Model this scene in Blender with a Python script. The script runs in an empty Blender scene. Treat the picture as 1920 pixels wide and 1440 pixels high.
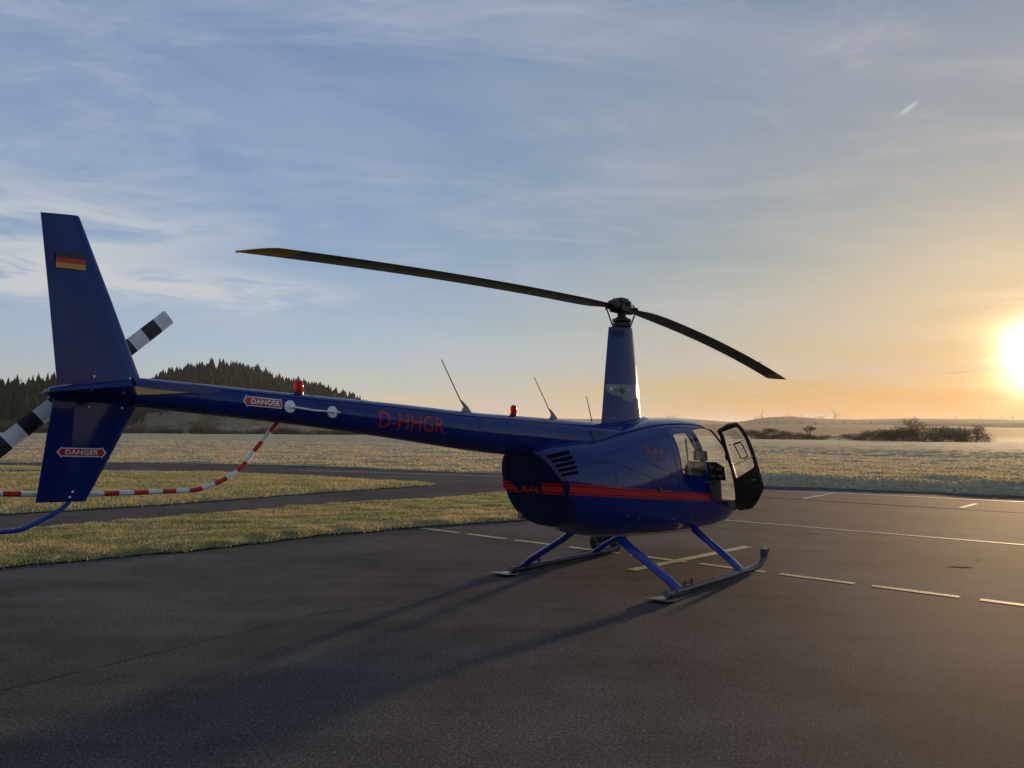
import bpy, bmesh, math, random
import numpy as np
from mathutils import Vector, Matrix
random.seed(7); RNG = np.random.default_rng(11)
scene = bpy.context.scene
COL = scene.collection
R = math.radians
# ------------------------------------------------------------------ camera
CAM_H = 1.671; PITCH = math.atan(91/1442.0); ROLL = 0.0095; FPX = 1442.0
cam = bpy.data.cameras.new('camera'); camo = bpy.data.objects.new('camera', cam); COL.objects.link(camo)
_f = Vector((0, math.cos(PITCH), math.sin(PITCH))); _u0 = Vector((0, -math.sin(PITCH), math.cos(PITCH))); _r0 = Vector((1, 0, 0))
_r = _r0*math.cos(ROLL) + _u0*math.sin(ROLL); _u = -_r0*math.sin(ROLL) + _u0*math.cos(ROLL)
m = Matrix((_r, _u, -_f)).transposed().to_4x4(); m.translation = (0, 0, CAM_H)
camo.matrix_world = m
cam.sensor_width = 36; cam.lens = FPX/1920*36; cam.clip_start = 0.05; cam.clip_end = 20000
scene.camera = camo
# ------------------------------------------------------------------ sun and sky
SUN_AZ, SUN_EL = R(34.5), R(5.0)            # azimuth clockwise from +Y
SUN_DIR = Vector((math.sin(SUN_AZ)*math.cos(SUN_EL), math.cos(SUN_AZ)*math.cos(SUN_EL), math.sin(SUN_EL)))
SKY_STRENGTH = 0.15
sl = bpy.data.lights.new('sun', 'SUN'); sl.energy = 2.6; sl.angle = R(1.7); sl.color = (1.0, 0.66, 0.34)
so = bpy.data.objects.new('sun', sl); COL.objects.link(so)
so.rotation_euler = (-SUN_DIR).to_track_quat('-Z', 'Y').to_euler(); so.location = (60, 90, 40)
vs = scene.view_settings; vs.view_transform = 'Standard'; vs.look = 'None'; vs.gamma = 1.0; vs.use_curve_mapping = False
vs.exposure = 1.0
cy = scene.cycles
cy.use_denoising = True; cy.max_bounces = 6; cy.diffuse_bounces = 3; cy.glossy_bounces = 4; cy.transmission_bounces = 6
cy.transparent_max_bounces = 12; cy.volume_bounces = 1; cy.sample_clamp_indirect = 6.0

class NT:
    """small helper to write node trees"""
    def __init__(self, tree): self.t = tree; self.L = tree.links
    def n(self, kind, **kw):
        nd = self.t.nodes.new(kind)
        for k, v in kw.items():
            if k.startswith('i_'):
                key = k[2:]; key = int(key) if key.isdigit() else key.replace('_', ' ')
                self.set(nd.inputs[key], v)
            else: setattr(nd, k, v)
        return nd
    def set(self, sock, v):
        if isinstance(v, bpy.types.NodeSocket): self.L.new(v, sock)
        elif isinstance(v, (tuple, list)) and sock.type == 'RGBA' and len(v) == 3: sock.default_value = (*v, 1)
        else: sock.default_value = v
    def m(self, op, a, b=None, c=None, clamp=False):
        nd = self.t.nodes.new('ShaderNodeMath'); nd.operation = op; nd.use_clamp = clamp
        self.set(nd.inputs[0], a)
        if b is not None: self.set(nd.inputs[1], b)
        if c is not None: self.set(nd.inputs[2], c)
        return nd.outputs[0]
    def vm(self, op, a, b=None):
        nd = self.t.nodes.new('ShaderNodeVectorMath'); nd.operation = op; self.set(nd.inputs[0], a)
        if b is not None: self.set(nd.inputs[1], b)
        return nd.outputs['Value' if op in ('DOT_PRODUCT', 'LENGTH') else 'Vector']
    def mix(self, fac, a, b, mode='MIX'):
        nd = self.t.nodes.new('ShaderNodeMix'); nd.data_type = 'RGBA'; nd.blend_type = mode; nd.clamp_factor = True
        self.set(nd.inputs[0], fac); self.set(nd.inputs[6], a); self.set(nd.inputs[7], b); return nd.outputs[2]
    def smooth(self, v, lo, hi, a=0.0, b=1.0):
        nd = self.t.nodes.new('ShaderNodeMapRange'); nd.interpolation_type = 'SMOOTHSTEP'
        self.set(nd.inputs['Value'], v); nd.inputs['From Min'].default_value = lo; nd.inputs['From Max'].default_value = hi
        nd.inputs['To Min'].default_value = a; nd.inputs['To Max'].default_value = b; return nd.outputs[0]
    def noise(self, vec, scale, detail=4, rough=0.55, dist=0.0):
        nd = self.t.nodes.new('ShaderNodeTexNoise'); self.set(nd.inputs['Vector'], vec)
        nd.inputs['Scale'].default_value = scale; nd.inputs['Detail'].default_value = detail
        nd.inputs['Roughness'].default_value = rough; nd.inputs['Distortion'].default_value = dist
        return nd.outputs['Fac']
    def mapping(self, vec, scale=(1, 1, 1), rot=(0, 0, 0), loc=(0, 0, 0)):
        nd = self.t.nodes.new('ShaderNodeMapping'); self.set(nd.inputs['Vector'], vec)
        nd.inputs['Scale'].default_value = scale; nd.inputs['Rotation'].default_value = rot; nd.inputs['Location'].default_value = loc
        return nd.outputs[0]
    def comb(self, x, y, z=0.0):
        nd = self.t.nodes.new('ShaderNodeCombineXYZ')
        for i, v in enumerate((x, y, z)): self.set(nd.inputs[i], v)
        return nd.outputs[0]

world = bpy.data.worlds.new('World'); scene.world = world; world.use_nodes = True
wt = world.node_tree; wt.nodes.clear(); w = NT(wt)
tc = w.n('ShaderNodeTexCoord').outputs['Generated']
sky = w.n('ShaderNodeTexSky', sky_type='NISHITA', sun_disc=False, sun_elevation=SUN_EL, sun_rotation=SUN_AZ, air_density=1.0, dust_density=0.3, ozone_density=2.5)
dirn = w.vm('NORMALIZE', tc)
sp = w.n('ShaderNodeSeparateXYZ', i_0=dirn)
dx, dy, dz = sp.outputs
el = w.m('MAXIMUM', dz, 0.0)
cosang = w.vm('DOT_PRODUCT', dirn, tuple(SUN_DIR))
ang = w.m('ARCCOSINE', w.m('MINIMUM', cosang, 0.99999))          # angle from the sun, radians
sc3 = w.n('ShaderNodeSeparateColor', i_0=sky.outputs[0])
peak = w.m('MAXIMUM', sc3.outputs[0], w.m('MAXIMUM', sc3.outputs[1], sc3.outputs[2]))
roll = w.m('DIVIDE', 1.0, w.m('ADD', 1.0, w.m('DIVIDE', peak, 4.6)))       # tone curve put into the sky colour, holds back its brightest parts
base = w.mix(1.0, sky.outputs[0], w.comb(roll, roll, roll), 'MULTIPLY')
lowf = w.m('EXPONENT', w.m('DIVIDE', el, -0.14))                             # share of thick low air
tint = w.mix(w.smooth(ang, R(58), R(12)), (1.05, 1.0, 1.38), (0.60, 0.41, 0.22))
base = w.mix(1.0, base, w.mix(lowf, w.mix(w.smooth(ang, R(62), R(8)), (1.08, 0.96, 1.06), (0.86, 0.76, 0.66)), tint), 'MULTIPLY')
# thin cirrus: perspective sheet overhead
den = w.m('ADD', el, 0.10)
cp = w.comb(w.m('DIVIDE', dx, den), w.m('DIVIDE', dy, den))
veil = w.noise(w.mapping(cp, (0.40, 0.75, 1), (0, 0, R(-22))), 0.9, 6, 0.6, 0.6)
wisp = w.noise(w.mapping(cp, (0.7, 1.6, 1), (0, 0, R(-34))), 1.5, 10, 0.68, 1.6)
wisp2 = w.noise(w.mapping(cp, (0.5, 1.5, 1), (0, 0, R(20)), (3, 1, 0)), 1.2, 10, 0.66, 1.4)
cl = w.m('ADD', w.m('ADD', 0.05, w.m('MULTIPLY', w.smooth(veil, 0.33, 0.72), 0.55)), w.m('MULTIPLY', w.smooth(wisp, 0.45, 0.78), 0.44))
cl = w.m('ADD', cl, w.m('MULTIPLY', w.smooth(wisp2, 0.48, 0.80), 0.36))
# brighter bank of cloud low over the wooded hill
azim = w.m('ARCTAN2', dx, dy)
bank_n = w.noise(w.mapping(w.comb(azim, dz), (3.2, 20.0, 1), (0, 0, R(3))), 1.6, 9, 0.60, 0.7)
def bump(v, c, s):
    d = w.m('DIVIDE', w.m('SUBTRACT', v, c), s); return w.m('EXPONENT', w.m('MULTIPLY', w.m('MULTIPLY', d, d), -1.0))
edge_wob = w.m('MULTIPLY', w.m('SUBTRACT', bank_n, 0.5), 0.05)
dzw = w.m('ADD', dz, edge_wob)
band = w.m('MULTIPLY', bump(dzw, 0.168, 0.022), w.smooth(azim, R(-9), R(-20)))
band2 = w.m('MULTIPLY', bump(dzw, 0.225, 0.045), w.m('MULTIPLY', w.smooth(azim, R(-13), R(-32)), 0.8))
bank = w.m('MULTIPLY', w.m('ADD', band, band2), w.smooth(bank_n, 0.34, 0.58))
cl = w.m('MINIMUM', cl, 0.85); bank = w.m('MINIMUM', w.m('MULTIPLY', bank, 1.15), 0.92)
warm = w.m('EXPONENT', w.m('MULTIPLY', ang, -2.3))
ccol = w.mix(warm, (1.32, 1.60, 2.10), (2.3, 1.75, 1.15))
skyc = w.mix(bank, w.mix(cl, base, ccol), (1.95, 2.02, 2.08))
# a short bright wisp high on the right and a thin dark streak beside the sun
def streak(a0, z0, tilt, la, lb):
    u_ = w.m('SUBTRACT', azim, a0); v_ = w.m('SUBTRACT', w.m('SUBTRACT', dz, z0), w.m('MULTIPLY', u_, tilt))
    q_ = w.m('ADD', w.m('POWER', w.m('ABSOLUTE', w.m('DIVIDE', u_, la)), 2.0), w.m('POWER', w.m('ABSOLUTE', w.m('DIVIDE', w.m('ADD', v_, w.m('MULTIPLY', edge_wob, 0.10)), lb)), 2.0)); return w.m('EXPONENT', w.m('MULTIPLY', q_, -1.0))
def az_el_of(px, py):
    d = (_f + _r*((px-960)/FPX) - _u*((py-720)/FPX)).normalized(); return math.atan2(d.x, d.y), d.z
_a, _z = az_el_of(1703, 204); skyc = w.mix(w.m('MULTIPLY', streak(_a, _z, 0.52, 0.009, 0.0026), 0.6), skyc, (2.4, 2.3, 2.25))
_a, _z = az_el_of(1805, 697); skyc = w.mix(w.m('MULTIPLY', streak(_a, _z, 0.10, 0.020, 0.0011), 0.55), skyc, (1.3, 0.85, 0.55))
# aureole of the hazy sun itself
g1 = w.m('MULTIPLY', w.m('EXPONENT', w.m('MULTIPLY', w.m('POWER', w.m('DIVIDE', ang, R(1.15)), 1.35), -1.0)), 30.0)
g2 = w.m('MULTIPLY', w.m('EXPONENT', w.m('DIVIDE', ang, -R(3.2))), 2.6)
glow = w.mix(1.0, w.mix(1.0, (1.0, 0.86, 0.55), w.comb(g1, g1, g1), 'MULTIPLY'), w.mix(1.0, (1.0, 0.62, 0.22), w.comb(g2, g2, g2), 'MULTIPLY'), 'ADD')
gm = w.smooth(w.noise(w.mapping(w.comb(azim, dz), (4.0, 26.0, 1)), 1.5, 6, 0.6, 0.5), 0.3, 0.7, 0.55, 1.2); glow = w.mix(1.0, glow, w.comb(gm, gm, gm), 'MULTIPLY')
skyc = w.mix(1.0, skyc, glow, 'ADD')
bg = w.n('ShaderNodeBackground', i_Color=skyc, i_Strength=SKY_STRENGTH)
w.L.new(bg.outputs[0], w.n('ShaderNodeOutputWorld').inputs['Surface'])
# ------------------------------------------------------------------ helpers
def tag(o, label=None, cat=None, group=None, kind=None):
    if label: o['label'] = label
    if cat: o['category'] = cat
    if group: o['group'] = group
    if kind: o['kind'] = kind
    return o
def link(o, parent=None):
    COL.objects.link(o)
    if parent is not None: o.parent = parent
    return o
def empty(name, loc=(0, 0, 0), rz=0.0):
    o = bpy.data.objects.new(name, None); o.location = loc; o.rotation_euler = (0, 0, rz); o.empty_display_size = 0.2
    return link(o)
def np_mesh(name, V, F, mat=None, parent=None, smooth=False):
    """V (n,3) array, F (m,k) array of equal-sided faces"""
    V = np.asarray(V, np.float32); F = np.asarray(F, np.int32); k = F.shape[1]
    me = bpy.data.meshes.new(name); me.vertices.add(len(V)); me.vertices.foreach_set('co', V.ravel())
    me.loops.add(F.size); me.loops.foreach_set('vertex_index', F.ravel())
    me.polygons.add(len(F)); me.polygons.foreach_set('loop_start', np.arange(0, F.size, k, dtype=np.int32))
    me.polygons.foreach_set('loop_total', np.full(len(F), k, np.int32))
    if smooth: me.polygons.foreach_set('use_smooth', np.ones(len(F), bool))
    me.update(calc_edges=True)
    if mat: me.materials.append(mat)
    o = bpy.data.objects.new(name, me); return link(o, parent)
def sm01(t): t = np.clip(t, 0, 1); return t*t*(3-2*t)
class MB:
    """collects shapes; build() links them as one mesh object"""
    def __init__(self): self.v = []; self.f = []
    def add(self, V, F):
        b = len(self.v); self.v += [tuple(map(float, p)) for p in V]; self.f += [tuple(b+i for i in f) for f in F]; return self
    def box(self, c, s, rot=None):
        hx, hy, hz = [q/2 for q in s]
        P = [Vector((x, y, z)) for x in (-hx, hx) for y in (-hy, hy) for z in (-hz, hz)]
        if rot is not None: P = [rot @ p for p in P]
        P = [p + Vector(c) for p in P]
        return self.add(P, [(0, 1, 3, 2), (4, 6, 7, 5), (0, 4, 5, 1), (2, 3, 7, 6), (0, 2, 6, 4), (1, 5, 7, 3)])
    def tube(self, path, r, n=10, caps=True, flat=None):
        """round (or flat=(a,b) elliptical, long axis along world-ish x) tube through points"""
        path = [Vector(p) for p in path]; rr = r if isinstance(r, (list, tuple)) else [r]*len(path)
        V = []; up = None
        for i, p in enumerate(path):
            t = (path[min(i+1, len(path)-1)] - path[max(i-1, 0)]).normalized()
            if up is None:
                a = Vector((1, 0, 0)) if flat else (Vector((0, 0, 1)) if abs(t.z) < .9 else Vector((1, 0, 0)))
                up = (a - t*a.dot(t)).normalized()
            else: up = (up - t*up.dot(t)).normalized()
            s = t.cross(up)
            for k in range(n):
                a = 2*math.pi*k/n; fa, fb = flat if flat else (1, 1)
                V.append(p + up*math.cos(a)*rr[i]*fa + s*math.sin(a)*rr[i]*fb)
        F = []
        for i in range(len(path)-1):
            for k in range(n):
                a, b = i*n+k, i*n+(k+1) % n; F.append((a, b, b+n, a+n))
        if caps: F += [tuple(range(n-1, -1, -1)), tuple(range((len(path)-1)*n, len(path)*n))]
        return self.add(V, F)
    def lathe(self, prof, c=(0, 0, 0), axis=(0, 0, 1), n=16):
        ax = Vector(axis).normalized(); a = Vector((1, 0, 0)) if abs(ax.x) < .9 else Vector((0, 1, 0))
        u = (a-ax*a.dot(ax)).normalized(); v = ax.cross(u); V = []; F = []
        for r, h in prof:
            for k in range(n):
                t = 2*math.pi*k/n; V.append(Vector(c)+ax*h+(u*math.cos(t)+v*math.sin(t))*max(r, 1e-4))
        for i in range(len(prof)-1):
            for k in range(n):
                p, q = i*n+k, i*n+(k+1) % n; F.append((p, q, q+n, p+n))
        F += [tuple(range(n-1, -1, -1)), tuple(range((len(prof)-1)*n, len(prof)*n))]
        return self.add(V, F)
    def prism(self, poly, fn, t):
        """poly of (u,v); fn(u,v,w) -> xyz ; w = +-t/2"""
        n = len(poly); V = [fn(a, b, -t/2) for a, b in poly]+[fn(a, b, t/2) for a, b in poly]
        return self.add(V, [tuple(range(n-1, -1, -1)), tuple(range(n, 2*n))]+[(i, (i+1) % n, n+(i+1) % n, n+i) for i in range(n)])
    def loft(self, secs, caps=True):
        n = len(secs[0]); V = [p for s in secs for p in s]; F = []
        for i in range(len(secs)-1):
            for k in range(n):
                a, b = i*n+k, i*n+(k+1) % n; F.append((a, b, b+n, a+n))
        if caps: F += [tuple(range(n-1, -1, -1)), tuple(range((len(secs)-1)*n, len(secs)*n))]
        return self.add(V, F)
    def build(self, name, mat, parent=None, smooth=True, angle=35, bevel=0.0):
        me = bpy.data.meshes.new(name); me.from_pydata(self.v, [], self.f)
        bm = bmesh.new(); bm.from_mesh(me); bmesh.ops.recalc_face_normals(bm, faces=bm.faces)
        if bevel:
            es = [e for e in bm.edges if len(e.link_faces) == 2 and e.calc_face_angle(0) > R(40)]
            bmesh.ops.bevel(bm, geom=es, offset=bevel, segments=2, affect='EDGES', profile=.6, clamp_overlap=True)
        finish(bm, me, smooth, angle)
        me.materials.append(mat); return link(bpy.data.objects.new(name, me), parent)
def finish(bm, me, smooth=True, angle=35):
    for e in bm.edges: e.smooth = not (len(e.link_faces) == 2 and e.calc_face_angle(0) > R(angle))
    for f in bm.faces: f.smooth = smooth
    bm.to_mesh(me); bm.free()

# ------------------------------------------------------------------ materials
def new_mat(name):
    mt = bpy.data.materials.new(name); mt.use_nodes = True; mt.node_tree.nodes.clear(); k = NT(mt.node_tree)
    b = k.n('ShaderNodeBsdfPrincipled'); o = k.n('ShaderNodeOutputMaterial'); k.L.new(b.outputs[0], o.inputs['Surface'])
    return mt, k, b, o
def pos(k): return k.n('ShaderNodeNewGeometry').outputs['Position']
def obj_co(k): return k.n('ShaderNodeTexCoord').outputs['Object']
def simple(name, col, rough=0.5, metal=0.0, var=0.12, scale=8.0, coat=0.0, bumpy=0.0, spec=0.5):
    mt, k, b, o = new_mat(name); co = obj_co(k)
    n = k.noise(co, scale, 5, 0.6); f = k.smooth(n, 0.25, 0.75, 1-var, 1+var)
    k.set(b.inputs['Base Color'], k.mix(1.0, col, k.comb(f, f, f), 'MULTIPLY'))
    k.set(b.inputs['Roughness'], k.smooth(k.noise(co, scale*2.3, 4), 0.2, 0.8, max(rough-.08, 0.02), rough+.08))
    b.inputs['Metallic'].default_value = metal; b.inputs['Coat Weight'].default_value = coat; b.inputs['Coat Roughness'].default_value = 0.06
    b.inputs['Specular IOR Level'].default_value = spec
    if bumpy:
        bp = k.n('ShaderNodeBump', i_Strength=bumpy, i_Distance=0.01); k.set(bp.inputs['Height'], k.noise(co, scale*6, 4)); k.L.new(bp.outputs[0], b.inputs['Normal'])
    return mt
def paint(name, col, dirt=0.10):
    """glossy aircraft paint with slight orange peel, dust film and wear"""
    mt, k, b, o = new_mat(name); co = obj_co(k)
    d = k.smooth(k.noise(co, 3.1, 7, 0.65, 0.4), 0.42, 0.85); sp = k.smooth(k.noise(co, 70, 3), 0.60, 0.78)
    d = k.m('MULTIPLY', k.m('ADD', d, k.m('MULTIPLY', sp, 0.4)), dirt)
    k.set(b.inputs['Base Color'], k.mix(d, col, tuple(min(1, c*.6+.035) for c in col)))
    k.set(b.inputs['Roughness'], k.m('ADD', 0.07, k.m('MULTIPLY', d, 0.5)))
    b.inputs['Coat Weight'].default_value = 0.0; b.inputs['Specular IOR Level'].default_value = 0.38
    bp = k.n('ShaderNodeBump', i_Strength=0.035, i_Distance=0.01); k.set(bp.inputs['Height'], k.noise(co, 9, 2)); k.L.new(bp.outputs[0], b.inputs['Normal'])
    return mt
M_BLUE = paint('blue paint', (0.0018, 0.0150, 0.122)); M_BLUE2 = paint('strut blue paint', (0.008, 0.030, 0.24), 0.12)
M_NAVY = paint('dark navy paint', (0.003, 0.008, 0.048))
M_RED = paint('red paint', (0.50, 0.022, 0.012), 0.15); M_REDL = paint('faded red lettering', (0.20, 0.016, 0.020), 0.2)
M_REG = paint('registration red', (0.36, 0.026, 0.022), 0.15); M_SLOT = simple('open slot black', (0.003, 0.003, 0.004), 0.9, spec=0.05); M_WHITE = simple('white paint', (0.72, 0.72, 0.70), 0.35); M_BLACK = simple('black paint', (0.012, 0.012, 0.012), 0.45)
M_GOLD = simple('gold paint', (0.62, 0.33, 0.02), 0.4); M_ORANGE = simple('orange red decal', (0.55, 0.06, 0.01), 0.4)
M_BLADE = simple('dark grey blade paint', (0.022, 0.023, 0.026), 0.38, 0, 0.25, 4); M_BTIP = simple('amber tip paint', (0.72, 0.38, 0.03), 0.45)
M_STEEL = simple('dull steel', (0.20, 0.20, 0.20), 0.38, 0.85, 0.25, 20); M_DARKMETAL = simple('dark greasy metal', (0.022, 0.021, 0.020), 0.5, 0.3, 0.4, 30)
M_SKID = simple('worn grey skid paint', (0.055, 0.058, 0.066), 0.34, 0.35, 0.35, 12)
M_RUBBER = simple('black rubber', (0.012, 0.012, 0.012), 0.7); M_TRIM = simple('brown black door trim', (0.020, 0.014, 0.011), 0.55)
M_LINING = simple('dark cabin lining', (0.035, 0.034, 0.034), 0.75); M_SEAT = simple('grey leather seat', (0.16, 0.155, 0.145), 0.5, 0, 0.15, 15, 0, 0.2)
M_GREYBOX = simple('grey plastic', (0.16, 0.165, 0.17), 0.45); M_DIAL = simple('dial face', (0.10, 0.10, 0.095), 0.25)
M_DECALGREY = simple('silver grey sticker', (0.17, 0.185, 0.19), 0.35); M_SEAM = simple('panel seam', (0.004, 0.005, 0.010), 0.6)
def glass_mat(name, tint, haze):
    mt, k, b, o = new_mat(name); mt.node_tree.nodes.remove(b)
    tr = k.n('ShaderNodeBsdfTransparent', i_Color=tint); gl = k.n('ShaderNodeBsdfGlossy', i_Color=(1, 1, 1), i_Roughness=0.03)
    ge = k.n('ShaderNodeNewGeometry'); ca = k.m('ABSOLUTE', k.vm('DOT_PRODUCT', ge.outputs['Normal'], ge.outputs['Incoming'])); fr = k.m('ADD', 0.04, k.m('MULTIPLY', 0.9, k.m('POWER', k.m('SUBTRACT', 1.0, ca), 5.0))); tl = k.n('ShaderNodeBsdfTranslucent', i_Color=(.85, .85, .82))
    mx = k.n('ShaderNodeMixShader', i_0=k.m('MULTIPLY', k.smooth(k.noise(obj_co(k), 5, 6, .65), .3, .8, .5, 1.3), haze)); k.L.new(tr.outputs[0], mx.inputs[1]); k.L.new(tl.outputs[0], mx.inputs[2])
    m2 = k.n('ShaderNodeMixShader', i_0=fr); k.L.new(mx.outputs[0], m2.inputs[1]); k.L.new(gl.outputs[0], m2.inputs[2])
    k.L.new(m2.outputs[0], o.inputs['Surface']); return mt
M_GLASS = glass_mat('dusty acrylic glass', (0.90, 0.91, 0.90), 0.15)
def red_lens():
    mt, k, b, o = new_mat('red beacon glass'); b.inputs['Base Color'].default_value = (0.75, 0.03, 0.015, 1); b.inputs['Roughness'].default_value = 0.12
    b.inputs['Transmission Weight'].default_value = 0.55; b.inputs['IOR'].default_value = 1.2; b.inputs['Subsurface Weight'].default_value = 0.0
    return mt
M_LENS = red_lens()
def asphalt(name, base, warm=1.0):
    mt, k, b, o = new_mat(name); p = pos(k)
    big = k.noise(p, 0.35, 6, 0.6, 0.3); mid = k.noise(p, 2.2, 5, 0.6); streak = k.noise(k.mapping(p, (0.25, 2.4, 1), (0, 0, R(41))), 0.9, 5, 0.6)
    f = k.m('ADD', k.smooth(big, 0.3, 0.72, 0.70, 1.24), k.m('ADD', k.smooth(mid, 0.3, 0.7, -.10, .10), k.smooth(streak, 0.35, 0.7, -.10, .10)))
    grain = k.noise(p, 72, 4, 0.8); f = k.m('MULTIPLY', f, k.m('MULTIPLY', k.smooth(grain, 0.30, 0.72, 0.22, 1.95), k.smooth(k.noise(p, 38, 3, 0.7), 0.3, 0.7, 0.72, 1.28)))
    stones = k.n('ShaderNodeTexVoronoi', feature='F1', i_Scale=55.0); k.set(stones.inputs['Vector'], p)
    sc = k.n('ShaderNodeSeparateColor', i_0=stones.outputs['Color'])
    pick = k.m('MULTIPLY', k.m('GREATER_THAN', sc.outputs[0], 0.955), k.smooth(stones.outputs['Distance'], 0.45, 0.2))
    col = k.mix(1.0, base, k.comb(f, f, f), 'MULTIPLY'); col = k.mix(k.m('MULTIPLY', pick, 0.8), col, (0.22, 0.20, 0.18))
    st = k.smooth(k.noise(p, 0.9, 4, 0.5, 0.8), 0.66, 0.80); col = k.mix(k.m('MULTIPLY', st, 0.5), col, tuple(c*.45 for c in base))
    k.set(b.inputs['Base Color'], col); k.set(b.inputs['Roughness'], k.smooth(grain, 0.2, 0.8, 0.75, 0.95)); b.inputs['Specular IOR Level'].default_value = 0.03
    h = k.m('ADD', k.m('MULTIPLY', grain, 0.7), k.m('MULTIPLY', k.noise(p, 34, 3), 0.6))
    bp = k.n('ShaderNodeBump', i_Strength=0.30, i_Distance=0.010); k.set(bp.inputs['Height'], h); k.L.new(bp.outputs[0], b.inputs['Normal'])
    return mt
M_APRON = asphalt('apron asphalt', (0.090, 0.078, 0.070)); M_RUNWAY = asphalt('runway asphalt', (0.080, 0.073, 0.073))
def worn_paint(name, col, under=(0.055, 0.047, 0.042), lo=0.36, hi=0.50):
    mt, k, b, o = new_mat(name); p = pos(k); n = k.noise(p, 22, 6, 0.7); n2 = k.noise(p, 3, 4)
    f = k.smooth(k.m('ADD', n, k.m('MULTIPLY', k.m('SUBTRACT', n2, 0.5), 0.5)), lo, hi)
    k.set(b.inputs['Base Color'], k.mix(f, under, col)); b.inputs['Roughness'].default_value = 0.7; return mt
M_YLINE = worn_paint('worn yellow line paint', (0.44, 0.39, 0.19)); M_WLINE = worn_paint('worn white line paint', (0.42, 0.40, 0.37), lo=.34, hi=.56)
M_JOINT = simple('dark asphalt joint', (0.012, 0.011, 0.011), 0.8)
def grass_ground(name, a, b_, c_, fine=9.0, lo=0.55, hi=1.35):
    mt, k, b, o = new_mat(name); p = pos(k)
    n = k.noise(p, 0.22, 6, 0.6, 0.4); n2 = k.noise(p, 1.7, 6, 0.65); n3 = k.noise(k.mapping(p, (1, 1, .3)), fine, 6, 0.7)
    col = k.mix(k.smooth(n, 0.36, 0.66), a, b_); col = k.mix(k.smooth(n2, 0.45, 0.72, 0, .75), col, c_)
    f = k.smooth(n3, 0.25, 0.75, lo, hi); col = k.mix(1.0, col, k.comb(f, f, f), 'MULTIPLY')
    k.set(b.inputs['Base Color'], col); b.inputs['Roughness'].default_value = 0.9; b.inputs['Specular IOR Level'].default_value = 0.15
    bp = k.n('ShaderNodeBump', i_Strength=0.8, i_Distance=0.06); k.set(bp.inputs['Height'], n3); k.L.new(bp.outputs[0], b.inputs['Normal'])
    return mt
TAN = (0.37, 0.305, 0.165); GRN = (0.22, 0.225, 0.105); STRAW = (0.46, 0.39, 0.235)
M_VERGE = grass_ground('verge turf', TAN, GRN, STRAW); M_FIELD = grass_ground('frosty field', (0.42, 0.36, 0.225), (0.33, 0.30, 0.185), (0.48, 0.415, 0.27), 2.6, 0.75, 1.2)
M_FAR = grass_ground('far fields', (0.20, 0.175, 0.10), (0.14, 0.12, 0.07), (0.24, 0.205, 0.12), 0.25); M_RIDGE = grass_ground('hazy ridge fields', (0.060, 0.060, 0.038), (0.040, 0.045, 0.030), (0.085, 0.075, 0.045), 0.05)
def blade_mat(name, cols, scale):
    mt, k, b, o = new_mat(name); p = pos(k)
    n = k.noise(p, scale, 3, 0.6); n2 = k.noise(p, 0.55, 4, 0.6); n3 = k.noise(p, 60, 2)
    col = k.mix(k.smooth(n2, 0.34, 0.56), cols[0], cols[1]); col = k.mix(k.smooth(n, 0.45, 0.7, 0, .7), col, cols[2])
    f = k.smooth(n3, 0.2, 0.8, 0.5, 1.5); col = k.mix(1.0, col, k.comb(f, f, f), 'MULTIPLY')
    k.set(b.inputs['Base Color'], col); b.inputs['Roughness'].default_value = 0.75; b.inputs['Specular IOR Level'].default_value = 0.2
    tl = k.n('ShaderNodeBsdfTranslucent'); k.set(tl.inputs[0], col); mx = k.n('ShaderNodeMixShader', i_0=0.5)
    k.L.new(b.outputs[0], mx.inputs[1]); k.L.new(tl.outputs[0], mx.inputs[2]); k.L.new(mx.outputs[0], o.inputs['Surface']); return mt
M_BLADES = blade_mat('winter grass blades', ((0.48, 0.39, 0.205), (0.27, 0.285, 0.125), (0.56, 0.48, 0.28)), 5)
M_FBLADES = blade_mat('frosty grass tufts', ((0.48, 0.41, 0.255), (0.40, 0.355, 0.22), (0.53, 0.46, 0.30)), 1.2)
def foliage(name, a, b_, scale):
    mt, k, b, o = new_mat(name); p = pos(k); n = k.noise(p, scale, 4, 0.65); n2 = k.noise(p, scale*.12, 3)
    col = k.mix(k.smooth(n, 0.3, 0.7), a, b_); f = k.smooth(n2, 0.3, 0.7, 0.7, 1.3)
    k.set(b.inputs['Base Color'], k.mix(1.0, col, k.comb(f, f, f), 'MULTIPLY')); b.inputs['Roughness'].default_value = 0.9; b.inputs['Specular IOR Level'].default_value = 0.1
    return mt
M_CONIFER = foliage('conifer needles', (0.010, 0.025, 0.014), (0.026, 0.044, 0.024), .12); M_TWIG = foliage('bare winter twigs', (0.060, 0.045, 0.030), (0.10, 0.075, 0.048), .5)
M_BARK = foliage('bark', (0.05, 0.04, 0.03), (0.09, 0.07, 0.05), 2); M_SLOPE = grass_ground('wooded slope soil', (0.05, 0.045, 0.025), (0.04, 0.04, 0.02), (0.06, 0.05, 0.03), .2)

# ------------------------------------------------------------------ places: photo pixel -> point on the ground
C3 = Vector((0, 0, CAM_H))
def ray(px, py):
    return (_f + _r*((px-960)/FPX) - _u*((py-720)/FPX))
def gnd(px, py, z=0.0):
    d = ray(px, py); t = (z-CAM_H)/d.z; return C3 + d*t
def dir_az_el(px, py):
    d = ray(px, py); return math.atan2(d.x, d.y), math.atan2(d.z, math.hypot(d.x, d.y))
PSI = 0.7069; MAST = Vector((1.307, 9.152, 0)); FW = Vector((math.sin(PSI), math.cos(PSI), 0)); LF = Vector((-math.cos(PSI), math.sin(PSI), 0))
def hw(x, y, z=0.0): return MAST + FW*x + LF*y + Vector((0, 0, z))     # helicopter axes -> world

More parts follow.
